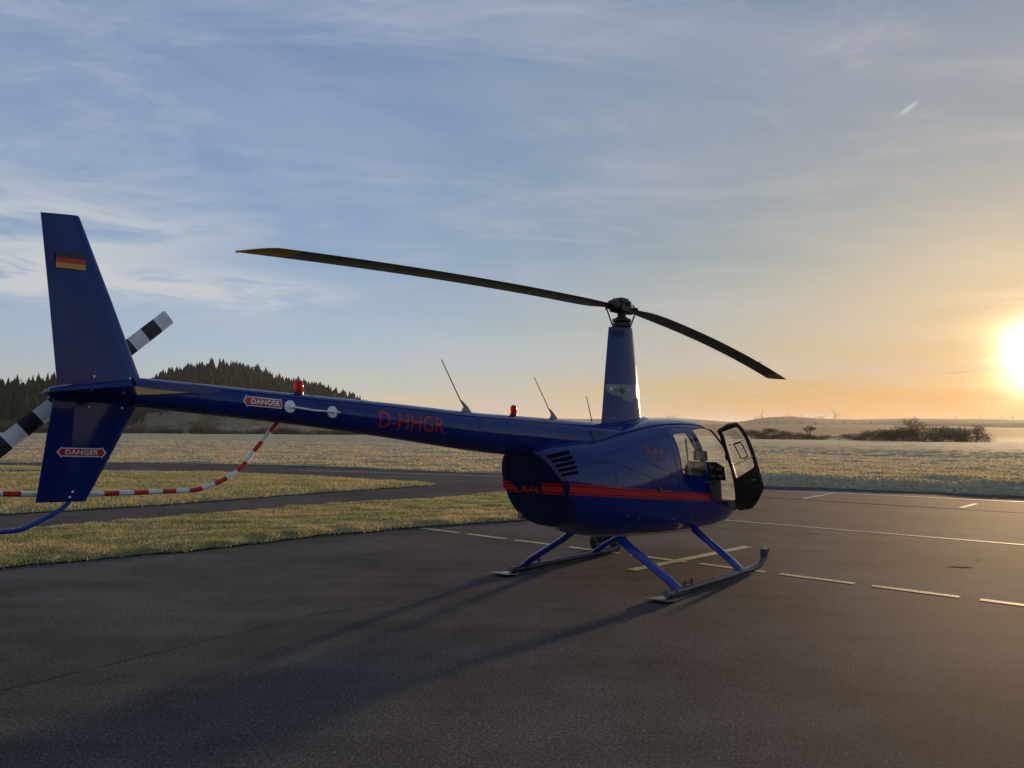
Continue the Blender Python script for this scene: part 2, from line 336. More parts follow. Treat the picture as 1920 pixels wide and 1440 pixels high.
# ------------------------------------------------------------------ ground
def ring_disc(name, r0, r1, nr, na, z, mat, kind='structure'):
    rs = np.geomspace(r0, r1, nr); a = np.linspace(0, 2*np.pi, na, endpoint=False)
    V = [(0, 0, z)]+[(r*math.sin(t), r*math.cos(t), z) for r in rs for t in a]
    F = [(0, 1+(i+1) % na, 1+i) for i in range(na)]
    m_ = MB(); m_.v = V; m_.f = F+[(1+j*na+i, 1+j*na+(i+1) % na, 1+(j+1)*na+(i+1) % na, 1+(j+1)*na+i) for j in range(nr-1) for i in range(na)]
    return tag(m_.build(name, mat, smooth=False), kind=kind)
ring_disc('ground', 5, 6500, 14, 72, -0.12, M_FAR)
def sheet(name, pts, z, mat, parent=None, kind='structure', sub=None):
    m_ = MB(); m_.v = [(p[0], p[1], z) for p in pts]; m_.f = [tuple(range(len(pts)))]
    o = m_.build(name, mat, parent, smooth=False)
    if o.data.polygons[0].normal.z < 0: o.data.flip_normals()
    if kind: o['kind'] = kind
    return o
EDGE_PX = [(-700, 858), (-300, 864), (0, 868), (200, 868), (500, 872), (800, 884), (950, 890), (1180, 900), (1440, 912), (1700, 922), (1920, 931), (2300, 946)]
FAR_EDGE = [gnd(*p) for p in EDGE_PX]                     # far edge of the runway
end = hw(19.5, -40)
apron = sheet('apron', [p for p in FAR_EDGE]+[end, hw(19, -70), hw(-60, -70), hw(-60, 40), hw(-14, 60)], 0.0, M_APRON)
rw_near = [gnd(*p) for p in [(0, 884), (200, 885), (500, 890), (830, 909)]]
runway = sheet('runway', [p for p in FAR_EDGE]+[end]+[hw(12.6, -40), hw(12.6, -2.4), hw(12.4, 3.2), hw(12.0, 9), gnd(600, 894), gnd(300, 884), gnd(0, 882), gnd(-700, 872)], 0.004, M_RUNWAY)
def strip(name, a, b, wd, mat, parent, z, wob=0.0, n=1):
    a, b = Vector(a), Vector(b); t = (b-a).normalized(); s = Vector((-t.y, t.x, 0)); L_, R_ = [], []
    for i in range(n+1):
        p = a.lerp(b, i/n) + s*random.uniform(-wob, wob); k_ = wd/2*(1 if n == 1 else random.uniform(.6, 1.4))
        L_.append(p+s*k_); R_.append(p-s*k_)
    V = [(q.x, q.y, z) for pr in zip(L_, R_) for q in pr]
    return np_mesh(name, V, [(2*i+1, 2*i+3, 2*i+2, 2*i) for i in range(n)], mat, parent)
y = 4.95
while y > -8:                                               # yellow dashed line across the helicopter stand
    strip('yellow_dash', hw(1.44, y), hw(1.44, y-.86), .12, M_YLINE, apron, 0.004); y -= 1.045
strip('yellow_cross_line', hw(.40, .12), hw(3.35, -.10), .15, M_YLINE, apron, 0.0055)
strip('white_line', hw(6.45, 4.2), hw(6.45, 1.4), .12, M_WLINE, apron, 0.004); strip('white_line', hw(6.45, 1.4), hw(6.9, -14), .12, M_WLINE, apron, 0.004)
strip('white_line', gnd(560, 882), gnd(940, 893), .22, M_WLINE, runway, 0.009); strip('white_line', gnd(940, 893), gnd(1430, 920), .20, M_WLINE, runway, 0.009)
strip('white_line', gnd(1430, 920), gnd(1570, 925), .19, M_WLINE, runway, 0.009); strip('white_line', gnd(1570, 925), gnd(2000, 945.5), .19, M_WLINE, runway, 0.009)
strip('white_tick', hw(12.7, 2.46), hw(15.3, 2.5), .12, M_WLINE, runway, 0.0095); strip('white_tick', hw(12.9, -1.16), hw(14.45, -1.22), .12, M_WLINE, runway, 0.0095)
strip('asphalt_joint', hw(12.4, 3.3), hw(12.62, -1.1), .07, M_JOINT, runway, 0.009, .02, 12)
for a, b in [((-20, 1300), (600, 1150)), ((600, 1150), (960, 1100))]:
    strip('asphalt_crack', gnd(*a), gnd(*b), .013, M_JOINT, apron, 0.004, .012, 60)
M_OIL = simple('old oil stain', (0.034, 0.030, 0.028), 0.9, 0, 0.4, 6, spec=0.03)
for px, py, rx, ry in ((1800, 1063, .22, .07), (1835, 1050, .06, .03), (1520, 1001, .16, .05)):
    c = gnd(px, py); n_ = 14; sheet('oil_stain', [c+FW*(rx*math.cos(t)*random.uniform(.7, 1.2)*.5)-LF*(rx*.6*math.cos(t))+LF*(ry*math.sin(t)*random.uniform(.7, 1.3)) for t in [2*math.pi*i/n_ for i in range(n_)]], .0045, M_OIL, apron, None)
# --- turf between apron, taxi path and runway
def turf(name, poly, z, label, nblade, hmin, hmax, cell=.35):
    bm = bmesh.new(); f = bm.faces.new([bm.verts.new((p[0], p[1], 0)) for p in poly])
    lo = Vector((min(p[0] for p in poly), min(p[1] for p in poly), 0)); hi = Vector((max(p[0] for p in poly), max(p[1] for p in poly), 0))
    for ax in (0, 1):
        t = lo[ax]+cell
        while t < hi[ax]:
            co = Vector((0, 0, 0)); co[ax] = t; no = Vector((0, 0, 0)); no[ax] = 1
            bmesh.ops.bisect_plane(bm, geom=bm.verts[:]+bm.edges[:]+bm.faces[:], dist=1e-5, plane_co=co, plane_no=no); t += cell
    bmesh.ops.triangulate(bm, faces=bm.faces)
    bound = {v for e in bm.edges if e.is_boundary for v in e.verts}
    for v in bm.verts: v.co.z = z if v in bound else z+.015+random.uniform(0, .035)
    me = bpy.data.meshes.new(name); bmesh.ops.recalc_face_normals(bm, faces=bm.faces)
    # area-weighted blade seeds
    tr = np.array([[v.co[:] for v in f.verts] for f in bm.faces]); finish(bm, me, True, 80)
    o = link(bpy.data.objects.new(name, me)); me.materials.append(M_VERGE); o['kind'] = 'structure'
    ar = .5*np.linalg.norm(np.cross(tr[:, 1]-tr[:, 0], tr[:, 2]-tr[:, 0]), axis=1)
    cen = tr.mean(1); dist = np.hypot(cen[:, 0], cen[:, 1]); vis = (np.abs(np.arctan2(cen[:, 0], cen[:, 1])) < R(38))
    wgt = ar*vis/dist**1.2; idx = RNG.choice(len(tr), nblade, p=wgt/wgt.sum()); u = RNG.random((nblade, 2)); fl = u.sum(1) > 1; u[fl] = 1-u[fl]
    P = tr[idx, 0]+u[:, :1]*(tr[idx, 1]-tr[idx, 0])+u[:, 1:]*(tr[idx, 2]-tr[idx, 0]); P[:, :2] += RNG.normal(0, .035, (nblade, 2))
    clump = .5+.5*np.sin(P[:, 0]*3.1+np.sin(P[:, 1]*2.3)*2)*np.sin(P[:, 1]*2.7+np.sin(P[:, 0]*1.9)*2)
    blades(name.replace('turf', 'grass')+'_blades', P, (hmin+(hmax-hmin)*RNG.random(nblade)*(0.35+.65*clump)), .011, M_BLADES, label)
    return o
def blades(name, P, H, wd, mat, label, lean=.9):
    n = len(P); a = RNG.random(n)*2*np.pi; wv = np.stack([np.cos(a), np.sin(a), 0*a], 1)*(wd*(.6+.8*RNG.random(n)))[:, None]*(1+np.hypot(P[:, 0], P[:, 1])/14)[:, None]
    b = RNG.random(n)*2*np.pi; ln = np.stack([np.cos(b), np.sin(b), 0*b], 1)*(H*lean*RNG.random(n))[:, None]
    tip = P+ln+np.stack([0*H, 0*H, H], 1); base = P-np.array([0, 0, .01])
    V = np.stack([base-wv/2, base+wv/2, tip], 1).reshape(-1, 3)
    o = np_mesh(name, V, np.arange(3*n).reshape(-1, 3), mat); tag(o, label, 'grass', kind='stuff'); return o
def jag(pts, amp=.07, step=.3):
    out = []
    for a, b in zip(pts[:-1], pts[1:]):
        n = max(1, int((b-a).length/step))
        for i in range(n): out.append(a.lerp(b, i/n)+Vector((random.uniform(-amp, amp), random.uniform(-amp, amp), 0)))
    return out+[pts[-1]]
v_low = [hw(-26, 7.2), hw(-10, 6.2)]+[gnd(*p) for p in [(0, 1066), (300, 1040), (600, 1006), (800, 988), (960, 977)]]+[hw(5.2, 4.2)]
v_up = [hw(9.6, 7.4)]+[gnd(*p) for p in [(955, 926), (800, 938), (600, 950), (300, 976), (0, 1000)]]+[hw(-10, 9.3), hw(-26, 9.6)]
turf('turf_verge', jag(v_low)+[hw(7.2, 4.3), hw(9.0, 5.4)]+jag(v_up, .06), .02, 'tan and green winter grass on the verge beside the apron', 150000, .02, .065)
i_low = [hw(-26, 12.3), hw(-10, 12.3)]+[gnd(*p) for p in [(0, 966), (300, 948), (600, 925), (810, 911)]]
i_up = [gnd(*p) for p in [(820, 909), (600, 896), (400, 887), (200, 885), (0, 888)]]+[hw(-26, 34)]
turf('turf_island', jag(i_low, .06, .5)+jag(i_up, .08, .6), .02, 'straw coloured grass between taxi path and runway', 70000, .03, .10, .8)
s_poly = [gnd(*p) for p in [(-300, 878), (0, 883), (110, 883), (190, 881), (100, 877), (0, 874), (-300, 871)]]
turf('turf_sliver', s_poly, .02, 'thin sliver of grass far along the runway edge', 3000, .04, .10, 1.5)
# --- frosty field beyond the runway (real relief, polar rows seen from the stand)
def fbm(x, y, seed, octs=5, lac=2.03, gain=.5):
    r = np.random.default_rng(seed); tot = np.zeros_like(x); amp = 1.; fr = 1.
    for _ in range(octs):
        T = r.random((64, 64)); ca, sa = math.cos(r.random()*6.28), math.sin(r.random()*6.28)
        u = (x*ca-y*sa)*fr; v = (x*sa+y*ca)*fr; iu = np.floor(u).astype(int); iv = np.floor(v).astype(int); fu = sm01(u-iu); fv = sm01(v-iv)
        g = lambda a, b: T[a % 64, b % 64]
        tot += amp*((g(iu, iv)*(1-fu)+g(iu+1, iv)*fu)*(1-fv)+(g(iu, iv+1)*(1-fu)+g(iu+1, iv+1)*fu)*fv-.5); amp *= gain; fr *= lac
    return tot
def field():
    e = np.array([[p.x, p.y] for p in FAR_EDGE+[Vector(end)]]); eaz = np.arctan2(e[:, 0], e[:, 1]); er = np.hypot(e[:, 0], e[:, 1])
    az = np.linspace(eaz[0], R(44), 820); r0 = np.interp(az, eaz, er)
    n = 330; t = np.linspace(0, 1, n)[:, None]
    r = 1/((1-t)/r0[None]+t/700.0)                        # even steps on the picture
    A = np.broadcast_to(az[None], r.shape); x = r*np.sin(A); y_ = r*np.cos(A); d = r-r0[None]
    rough = fbm(x*1.6, y_*1.6, 3, 4)*.075+fbm(x*.5, y_*.5, 5, 3)*.10+fbm(x*.07, y_*.07, 8, 3)*.25*sm01(d/30)
    right = sm01((A-R(4))/R(10)); bank = .22*right*sm01(d/2.2)*(1-.3*sm01((d-3)/10))
    hx = (x-MAST.x)*FW.x+(y_-MAST.y)*FW.y; hy = (x-MAST.x)*LF.x+(y_-MAST.y)*LF.y
    ditch = -.12*np.exp(-((hx-(46.5+.03*hy+1.2*np.sin(hy*.11)))/.8)**2)*sm01((A-R(5))/R(5))
    dl = -.14*np.exp(-((y_-(58.5+.6*np.sin(x*.2)))/.9)**2)*sm01((R(4)-A)/R(3))
    z = .01+sm01(d/.8)*(rough+.05)+bank+ditch+dl
    # ploughed patch and tractor ruts further out on the right
    pl = sm01((hx-52)/4)*sm01((118-hx)/8)*sm01((A-R(10))/R(2)); z += pl*(.05*np.sin(hx*5.6+np.sin(hy*.08)*3)+fbm(x*2.4, y_*2.4, 9, 3)*.08)
    for k_ in (0, 1):
        c = 13-8*k_-(hx-52)*.16+((hx-52)**2)*.0016; z -= pl*.22*np.exp(-((hy-c)/.55)**2)
    z = np.maximum(z, -.09)
    V = np.stack([x, y_, z], -1).reshape(-1, 3); cN = len(az); i = np.arange((n-1)*cN).reshape(n-1, cN)[:, :-1].ravel()
    o = np_mesh('field', V, np.stack([i, i+1, i+cN+1, i+cN], 1), M_FIELD, smooth=True); o['kind'] = 'structure'
    nb = 110000; rr = np.interp
    aa = R(-37)+R(74)*RNG.random(nb); tt = RNG.random(nb)**1.1*.72; r0b = np.interp(aa, eaz, er); rb = 1/((1-tt)/r0b+tt/700.)
    ia = np.clip(((aa-az[0])/(az[-1]-az[0])*(cN-1)).astype(int), 0, cN-1); it = np.clip((tt*(n-1)).astype(int), 0, n-1)
    P = np.stack([rb*np.sin(aa), rb*np.cos(aa), z[it, ia]], 1)
    blades('field_grass_tufts', P, (.02+.045*RNG.random(nb)), .034, M_FBLADES, 'pale frosty grass tufts across the wide field beyond the runway', .8)
field()
# ------------------------------------------------------------------ hills, woods, hedges
def hill(name, prof, D, front, back, mat, sub=0.0, n=60, nr=26, spread=0.0):
    """prof: photo pixels along the crest; the crest stands D metres away"""
    ae = sorted(dir_az_el(*p) for p in prof); az = np.linspace(ae[0][0], ae[-1][0], n); el = np.interp(az, [a for a, e in ae], [e for a, e in ae])
    zr = np.maximum(D*np.tan(el)+CAM_H-sub, .5); rs = np.concatenate([np.linspace(D-front, D, nr), np.linspace(D, D+back, nr//2+1)[1:]])
    V = []; Z = np.zeros((len(rs), n))
    for i, r in enumerate(rs):
        t = sm01((r-(D-front))/front) if r <= D else sm01((D+back-r)/back)
        for j in range(n):
            edge = sm01(min(j, n-1-j)/(n*.06)) if spread == 0 else 1
            z = zr[j]*t*edge - .5*(1-t) + fbm(np.array([r*.01]), np.array([az[j]*D*.01]), 4, 3)[0]*zr[j]*.05*t; Z[i, j] = z; V.append((r*math.sin(az[j]), r*math.cos(az[j]), z))
    F = [(i*n+j, i*n+j+1, (i+1)*n+j+1, (i+1)*n+j) for i in range(len(rs)-1) for j in range(n-1)]
    o = np_mesh(name, V, F, mat, smooth=True); o['kind'] = 'structure'
    def zf(a, r): return Z[np.clip(np.searchsorted(rs, r)-1, 0, len(rs)-1), np.clip(((a-az[0])/(az[-1]-az[0])*(n-1)).round().astype(int), 0, n-1)]
    return o, zf, az, zr
def conifer_proto(seed, tiers=5, n=7):
    r = np.random.default_rng(seed); V = []; F = []
    for t in range(tiers):
        z0 = .08+.80*t/tiers; z1 = min(z0+.34, 1.0); rad = .21*(1-.82*t/tiers); b = len(V); V.append((0, 0, z1))
        for k in range(2*n): a = 2*math.pi*k/(2*n)+t; q = rad*(1 if k % 2 else .55)*r.uniform(.7, 1.25); V.append((q*math.cos(a), q*math.sin(a), z0-r.uniform(0, .07)))
        F += [(b, b+1+k, b+1+(k+1) % (2*n)) for k in range(2*n)]
    return np.array(V), np.array(F)
def bush_proto(seed, n=90, low=0.0):
    """bare twiggy crown: slender triangles through a lumpy volume"""
    r = np.random.default_rng(seed); c = r.normal(0, .16+.1*low, (7, 3))*np.array([1, 1, .8])+np.array([0, 0, .58-.26*low]); P = []
    for _ in range(n):
        q = c[r.integers(len(c))]+np.clip(r.normal(0, .13, 3), -.2, .2); d = r.normal(0, 1, 3)+np.array([0, 0, .9]); d /= np.linalg.norm(d); s = np.cross(d, r.normal(0, 1, 3)); s /= np.linalg.norm(s)+1e-6
        L_ = r.uniform(.05, .14); wd = r.uniform(.005, .018)*(1.4 if n < 400 else .8); P += [q-s*wd, q+s*wd, q+d*L_]
    for _ in range(9):
        q = c[r.integers(7)]; P += [(-.012, 0, 0), (.012, .012, 0), tuple(q)]
    V = np.array(P); V[:, 2] = np.maximum(V[:, 2], 0); return V, np.arange(len(V)).reshape(-1, 3)
def scatter(name, protos, pts, hts, wds, mat, label, cat):
    VV = []; FF = []; b = 0
    for p, h, wd in zip(pts, hts, wds):
        V, F = protos[RNG.integers(len(protos))]; a = RNG.random()*6.28; ca, sa = math.cos(a), math.sin(a)
        X = np.stack([(V[:, 0]*ca-V[:, 1]*sa)*wd, (V[:, 0]*sa+V[:, 1]*ca)*wd, V[:, 2]*h], 1)+p; VV.append(X); FF.append(F+b); b += len(V)
    return tag(np_mesh(name, np.concatenate(VV), np.concatenate(FF), mat), label, cat, kind='stuff')
CON = [conifer_proto(s) for s in range(6)]; DEC = [bush_proto(40+s, 60) for s in range(6)]
def wood(hl, a0, a1, r0, r1, n, seed, hmin, hmax, share, label, name):
    o, zf, az, zr = hl; a = az[0]+(az[-1]-az[0])*RNG.random(n); a = a[(a > R(a0)) & (a < R(a1))]; r = r0+(r1-r0)*np.sqrt(RNG.random(len(a)))
    z = zf(a, r); keep = z > 4; a, r, z = a[keep], r[keep], z[keep]; P = np.stack([r*np.sin(a), r*np.cos(a), z-1], 1); h = (hmin+(hmax-hmin)*RNG.random(len(a)))*(.60+.55*RNG.random(len(a)))
    d = (fbm(a*60, r*.02, seed, 3)+RNG.normal(0, .18, len(a))) > np.quantile(fbm(a*60, r*.02, seed, 3), 1-share)
    scatter(name, CON, P[~d], h[~d], h[~d]*(.75+.85*RNG.random((~d).sum())), M_CONIFER, label[0], 'forest')
    if d.any(): scatter('bare_'+name, DEC, P[d], h[d]*.95, h[d]*.9, M_TWIG, label[1], 'forest')
H1 = hill('wooded_hill', [(235, 760), (262, 722), (285, 705), (300, 697), (340, 685), (380, 678), (420, 674), (450, 676), (480, 682), (500, 694), (520, 700), (560, 708), (600, 716), (650, 733), (690, 750), (740, 770), (800, 784), (900, 798)], 640, 300, 320, M_FAR, 14, 90)
wood(H1, -28, -3, 430, 680, 3800, 21, 8, 15, .07, ('dense dark conifer forest covering the round hill', 'bare brown broadleaf trees among the conifers on the round hill'), 'hill_forest')
H2 = hill('near_wooded_slope', [(-420, 730), (-200, 712), (0, 703), (70, 698), (107, 694), (150, 697), (200, 715), (235, 745), (262, 775), (290, 800)], 440, 140, 200, M_SLOPE, 13, 60)
wood(H2, -50, -25, 325, 470, 2600, 22, 8, 13, .2, ('dark conifers on the nearer slope behind the tail', 'bare trees on the nearer slope behind the tail'), 'slope_forest')
H3 = hill('far_ridge', [(560, 800), (700, 793), (850, 788), (960, 784), (1100, 786), (1260, 783), (1330, 788), (1380, 792), (1410, 788), (1425, 784), (1480, 781), (1560, 786), (1620, 787), (1700, 784), (1800, 786), (1920, 787), (2300, 790), (2700, 800)], 3000, 1100, 900, M_RIDGE, 0, 120)
H4 = hill('middle_ridge', [(700, 806), (900, 800), (1100, 797), (1300, 796), (1420, 797), (1650, 797), (1780, 800), (1920, 803), (2300, 812), (2700, 822)], 1300, 620, 500, M_RIDGE, 0, 90)
def on_ridge(hl, pxs, D, hts, name, label, mat=M_TWIG, cat='trees', protos=DEC):
    P = []; o, zf, az, zr = hl
    for px in pxs:
        a = dir_az_el(px, 800)[0]; P.append((D*math.sin(a), D*math.cos(a), float(zf(np.array([a]), np.array([D*1.0]))[0])-.5))
    scatter(name, protos, np.array(P), hts, np.array(hts)*1.3, mat, label, cat)
px_ = np.concatenate([RNG.uniform(1490, 1640, 26), RNG.uniform(1400, 1480, 6), RNG.uniform(940, 990, 10), RNG.uniform(830, 1130, 14), RNG.uniform(1640, 1900, 5)])
on_ridge(H4, px_, 1295, list(RNG.uniform(3, 9, len(px_))), 'ridge_trees', 'tiny hazy trees along the middle ridge')
px_ = np.concatenate([RNG.uniform(1252, 1275, 6), RNG.uniform(1400, 1900, 30)]); on_ridge(H3, px_, 2990, list(RNG.uniform(6, 16, len(px_))), 'far_ridge_trees', 'faint specks of trees on the farthest ridge')
# hedgerows on the left
def hedge(name, p0, p1, D0, D1, hmin, hmax, n, label, hl=None, dens_=1.0):
    P = []; hh = []
    for i in range(n):
        t = RNG.random(); px = p0+(p1-p0)*t; D = D0+(D1-D0)*t+RNG.normal(0, 3); a = dir_az_el(px, 810)[0]; z = -.15
        if hl is not None: z = max(z, float(hl[1](np.array([a]), np.array([D]))[0])-.4)
        P.append((D*math.sin(a), D*math.cos(a), z)); hh.append((hmin+(hmax-hmin)*RNG.random())*(.7+.5*abs(math.sin(px*.021)+.4*math.sin(px*.07))))
    scatter(name, [bush_proto(70+s, 130, 1) for s in range(5)], np.array(P), hh, np.array(hh)*1.5, M_TWIG, label, 'hedge')
hedge('hedgerow', -200, 960, 300, 330, 2.2, 4.0, 900, 'long dark hedgerow along the far side of the field')
hedge('slope_hedge', 385, 640, 420, 440, 2.5, 5, 120, 'dark scrub strip on the slope below the wooded hill', H1)
hedge('slope_scrub', 250, 420, 390, 405, 2, 4, 60, 'sparse scrub at the foot of the wooded hill', H1)
# bushes and trees standing in the field on the right
def bush(px, w_px, h_px, D, seed, label, group):
    a = dir_az_el(px, 820)[0]; s = D/FPX; b = empty('bush', (D*math.sin(a), D*math.cos(a), 0)); tag(b, label, 'bush', group)
    V, F = bush_proto(seed, 1700, 1); V = V.copy(); V[:, 2] *= h_px*s*.85; V[:, :2] *= w_px*s*1.1; np_mesh('twigs', V, F, M_TWIG, b)['kind'] = 'stuff'
    MB().tube([(0, 0, -.2), (.1, .1, h_px*s*.3), (.3, -.2, h_px*s*.6)], [.12, .08, .04], 6).tube([(.3, 0, -.2), (-.5, .3, h_px*s*.5)], [.1, .04], 6).tube([(-.3, 0, -.2), (.9, .3, h_px*s*.5)], [.1, .04], 6).build('stem', M_BARK, b)
for i, px in enumerate(np.linspace(1375, 1545, 12)): bush(px+RNG.uniform(-4, 4), 40, max(10, 27-.10*(px-1375)*(.6+.6*RNG.random())), 285+RNG.uniform(-6, 6), 200+i, 'dark leafless bush in the thicket around the smaller tree', 'bushes of the smaller thicket')
for i, px in enumerate(np.linspace(1600, 1828, 16)): bush(px+RNG.uniform(-4, 4), 40, (15+18*math.sin(math.pi*min(1, (px-1585)/150)*.62))*RNG.uniform(.85, 1.15), 272+RNG.uniform(-6, 6), 230+i, 'dark leafless bush in the thicket around the big round tree', 'bushes of the larger thicket')
def bare_tree(px, D, H_, spread, label, seed):
    r = random.Random(seed); a = dir_az_el(px, 820)[0]; o = empty('bare_tree', (D*math.sin(a), D*math.cos(a), 0)); tag(o, label, 'tree'); tk = MB(); cw = MB()
    def grow(p, d, L_, rad, lev):
        q = p+d*L_; (tk if lev < 2 else cw).tube([p, p.lerp(q, .5)+Vector((r.uniform(-.05, .05)*L_, r.uniform(-.05, .05)*L_, 0)), q], [rad, rad*.8, rad*.6], 5 if lev < 3 else 3, lev == 0)
        if lev == 6: return
        for _ in range(3 if lev < 4 else 2):
            e = (d+Vector((r.gauss(0, .5), r.gauss(0, .5), r.gauss(.05, .32)))*spread).normalized(); grow(q, e, L_*r.uniform(.62, .86), rad*.58, lev+1)
    grow(Vector((0, 0, -.2)), Vector((0, 0, 1)), H_*.22, H_*.030, 0)
    zs = max(v[2] for v in cw.v); k = H_/zs
    for mb in (tk, cw): mb.v = [(x*k, y_*k, z*k) for x, y_, z in mb.v]
    rr = np.random.default_rng(seed); ends = np.array([v for v in cw.v if v[2] > H_*.3]); ends = ends[rr.integers(len(ends), size=2600)]
    for q in ends:
        d = rr.normal(0, 1, 3)+np.array([q[0], q[1], 2.0])*.25; d /= np.linalg.norm(d); s_ = np.cross(d, rr.normal(0, 1, 3)); s_ /= np.linalg.norm(s_)+1e-6; L_ = rr.uniform(.25, .7); cw.add([q-s_*.014, q+s_*.014, q+d*L_], [(0, 1, 2)])
    tk.build('trunk', M_BARK, o); cw.build('crown', M_TWIG, o)
bare_tree(1711, 278, 8.2, 1.15, 'big round-crowned leafless tree rising above the thicket', 5); bare_tree(1517, 288, 5.2, 1.0, 'small leafless tree beside the lower end of the thicket', 9)
# faint wind turbines behind the far ridge
for px, H_, ph_ in ((1428, 84, .3), (1541, 74, .9), (1567, 88, 1.6)):
    D = 3500; a = dir_az_el(px, 780)[0]; t = empty('wind_turbine', (D*math.sin(a), D*math.cos(a), -.2), -a); tag(t, 'faint pale wind turbine behind the hazy far ridge', 'wind turbine', 'wind turbines on the horizon')
    MB().tube([(0, 0, 0), (0, 0, H_)], [2.4, 1.3], 10).build('tower', M_GREYBOX, t); MB().box((0, 1.5, H_+1), (3.2, 9, 3.4)).build('nacelle', M_GREYBOX, t, bevel=.5)
    for k in range(3):
        b = ph_+k*2.0944; d = Vector((math.sin(b), 0, math.cos(b))); c = Vector((0, -4, H_+1)); MB().tube([c, c+d*8, c+d*27], [.9, 1.5, .3], 6, flat=(1, .5)).build('blade', M_GREYBOX, t)
# ------------------------------------------------------------------ haze
HAZE_DENSITY = 0.8e-4
hz = MB().box((0, 0, 59), (13400, 13400, 121)).build('haze', M_WHITE, smooth=False); hz['kind'] = 'stuff'
hm = bpy.data.materials.new('morning haze'); hm.use_nodes = True; hm.node_tree.nodes.clear(); k = NT(hm.node_tree)
pv = k.n('ShaderNodeVolumePrincipled', i_Density=HAZE_DENSITY, i_Anisotropy=0.38, i_Color=(0.95, 0.93, 0.90)); k.L.new(pv.outputs[0], k.n('ShaderNodeOutputMaterial').inputs['Volume'])
hz.data.materials.clear(); hz.data.materials.append(hm)
# ------------------------------------------------------------------ helicopter
HELI = empty('helicopter', tuple(MAST), math.pi/2-PSI)
tag(HELI, 'dark blue four-seat helicopter parked on the apron with its front door open', 'helicopter')
def cr(xs, ys):
    """smooth interpolation through control points (monotone cubic)"""
    xs = np.array(xs, float); ys = np.array(ys, float); h = np.diff(xs); d = np.diff(ys)/h; mm = np.zeros_like(xs); mm[0] = d[0]; mm[-1] = d[-1]
    for i in range(1, len(xs)-1):
        if d[i-1]*d[i] > 0: w1 = 2*h[i]+h[i-1]; w2 = h[i]+2*h[i-1]; mm[i] = (w1+w2)/(w1/d[i-1]+w2/d[i])
    def f(x):
        x = min(max(x, xs[0]), xs[-1]); i = min(max(int(np.searchsorted(xs, x))-1, 0), len(xs)-2); t = (x-xs[i])/h[i]
        return float(ys[i]*(1+2*t)*(1-t)**2+h[i]*mm[i]*t*(1-t)**2+ys[i+1]*t*t*(3-2*t)+h[i]*mm[i+1]*t*t*(t-1))
    return f
ZT = cr([-1.62, -1.3, -.9, -.5, -.1, .3, .8, 1.1, 1.38, 1.65, 1.93, 2.16, 2.34, 2.45], [1.53, 1.60, 1.67, 1.74, 1.80, 1.845, 1.868, 1.862, 1.825, 1.69, 1.45, 1.22, 1.0, .84])
ZB = cr([-1.62, -1.45, -1.2, -.8, -.3, .4, 1.0, 1.4, 1.7, 1.95, 2.15, 2.32, 2.45], [.70, .665, .61, .55, .505, .465, .445, .442, .455, .495, .57, .66, .80])
WD = cr([-1.62, -1.5, -1.2, -.8, -.3, .2, .9, 1.3, 1.6, 1.85, 2.05, 2.2, 2.33, 2.41, 2.45], [.40, .44, .515, .585, .625, .64, .64, .635, .618, .59, .545, .47, .35, .20, .02])
ZC = cr([-1.62, -.8, .5, 1.5, 2.1, 2.45], [1.02, 1.0, 1.0, .98, .90, .83])
PT = cr([-1.62, -.9, -.2, .4, 1.3, 1.8, 2.45], [2.3, 2.45, 2.9, 3.5, 3.6, 3.0, 2.2]); PB = cr([-1.62, -.8, .4, 1.6, 2.45], [2.3, 2.6, 3.2, 3.2, 2.3])
def shear(x, z): return -.55*(z-1.08)*float(sm01((-x-.75)/.85))
def bpt(x, th):
    """point of the body surface: station x, angle th (0 = right side, 90 deg = top)"""
    c, s = math.cos(th), math.sin(th); wd = WD(x); zc = ZC(x); hh = (ZT(x)-zc) if s > 0 else (zc-ZB(x)); e = 2/(PT(x) if s > 0 else PB(x))
    yv = -wd*math.copysign(abs(c)**e, c); z = zc+hh*math.copysign(abs(s)**e, s)
    return Vector((x+shear(x, z), yv, z))
def body_y(xp, z):
    x = xp
    for _ in range(12): x = xp-shear(x, z)
    zc = ZC(x); hh = (ZT(x)-zc) if z > zc else (zc-ZB(x)); q = min(abs((z-zc)/max(hh, 1e-3)), 1.0)
    p = PT(x) if z > zc else PB(x); return WD(x)*(1-q**p)**(1/p)
def side(u, v, off=.0, s=-1):
    e = .004; yv = body_y(u, v); n = Vector((-(body_y(u+e, v)-body_y(u-e, v))/(2*e), 1, -(body_y(u, v+e)-body_y(u, v-e))/(2*e))).normalized()
    p = Vector((u, yv, v))+n*off; return Vector((p.x, p.y*(1 if s > 0 else -1), p.z))
def in_poly(x, z, poly):
    n = len(poly); c = False
    for i in range(n):
        x1, z1 = poly[i]; x2, z2 = poly[i-1]
        if (z1 > z) != (z2 > z) and x < (x2-x1)*(z-z1)/(z2-z1)+x1: c = not c
    return c
def rounded(poly, r, n=4):
    out = []
    for i in range(len(poly)):
        p = Vector(poly[i]); a = Vector(poly[i-1]); b = Vector(poly[(i+1) % len(poly)]); d1 = (a-p); d2 = (b-p)
        rr = min(r, d1.length*.45, d2.length*.45); s = p+d1.normalized()*rr; e = p+d2.normalized()*rr
        for k in range(n+1):
            t = k/n; out.append(tuple(s*(1-t)**2+p*2*t*(1-t)+e*t*t))
    return out
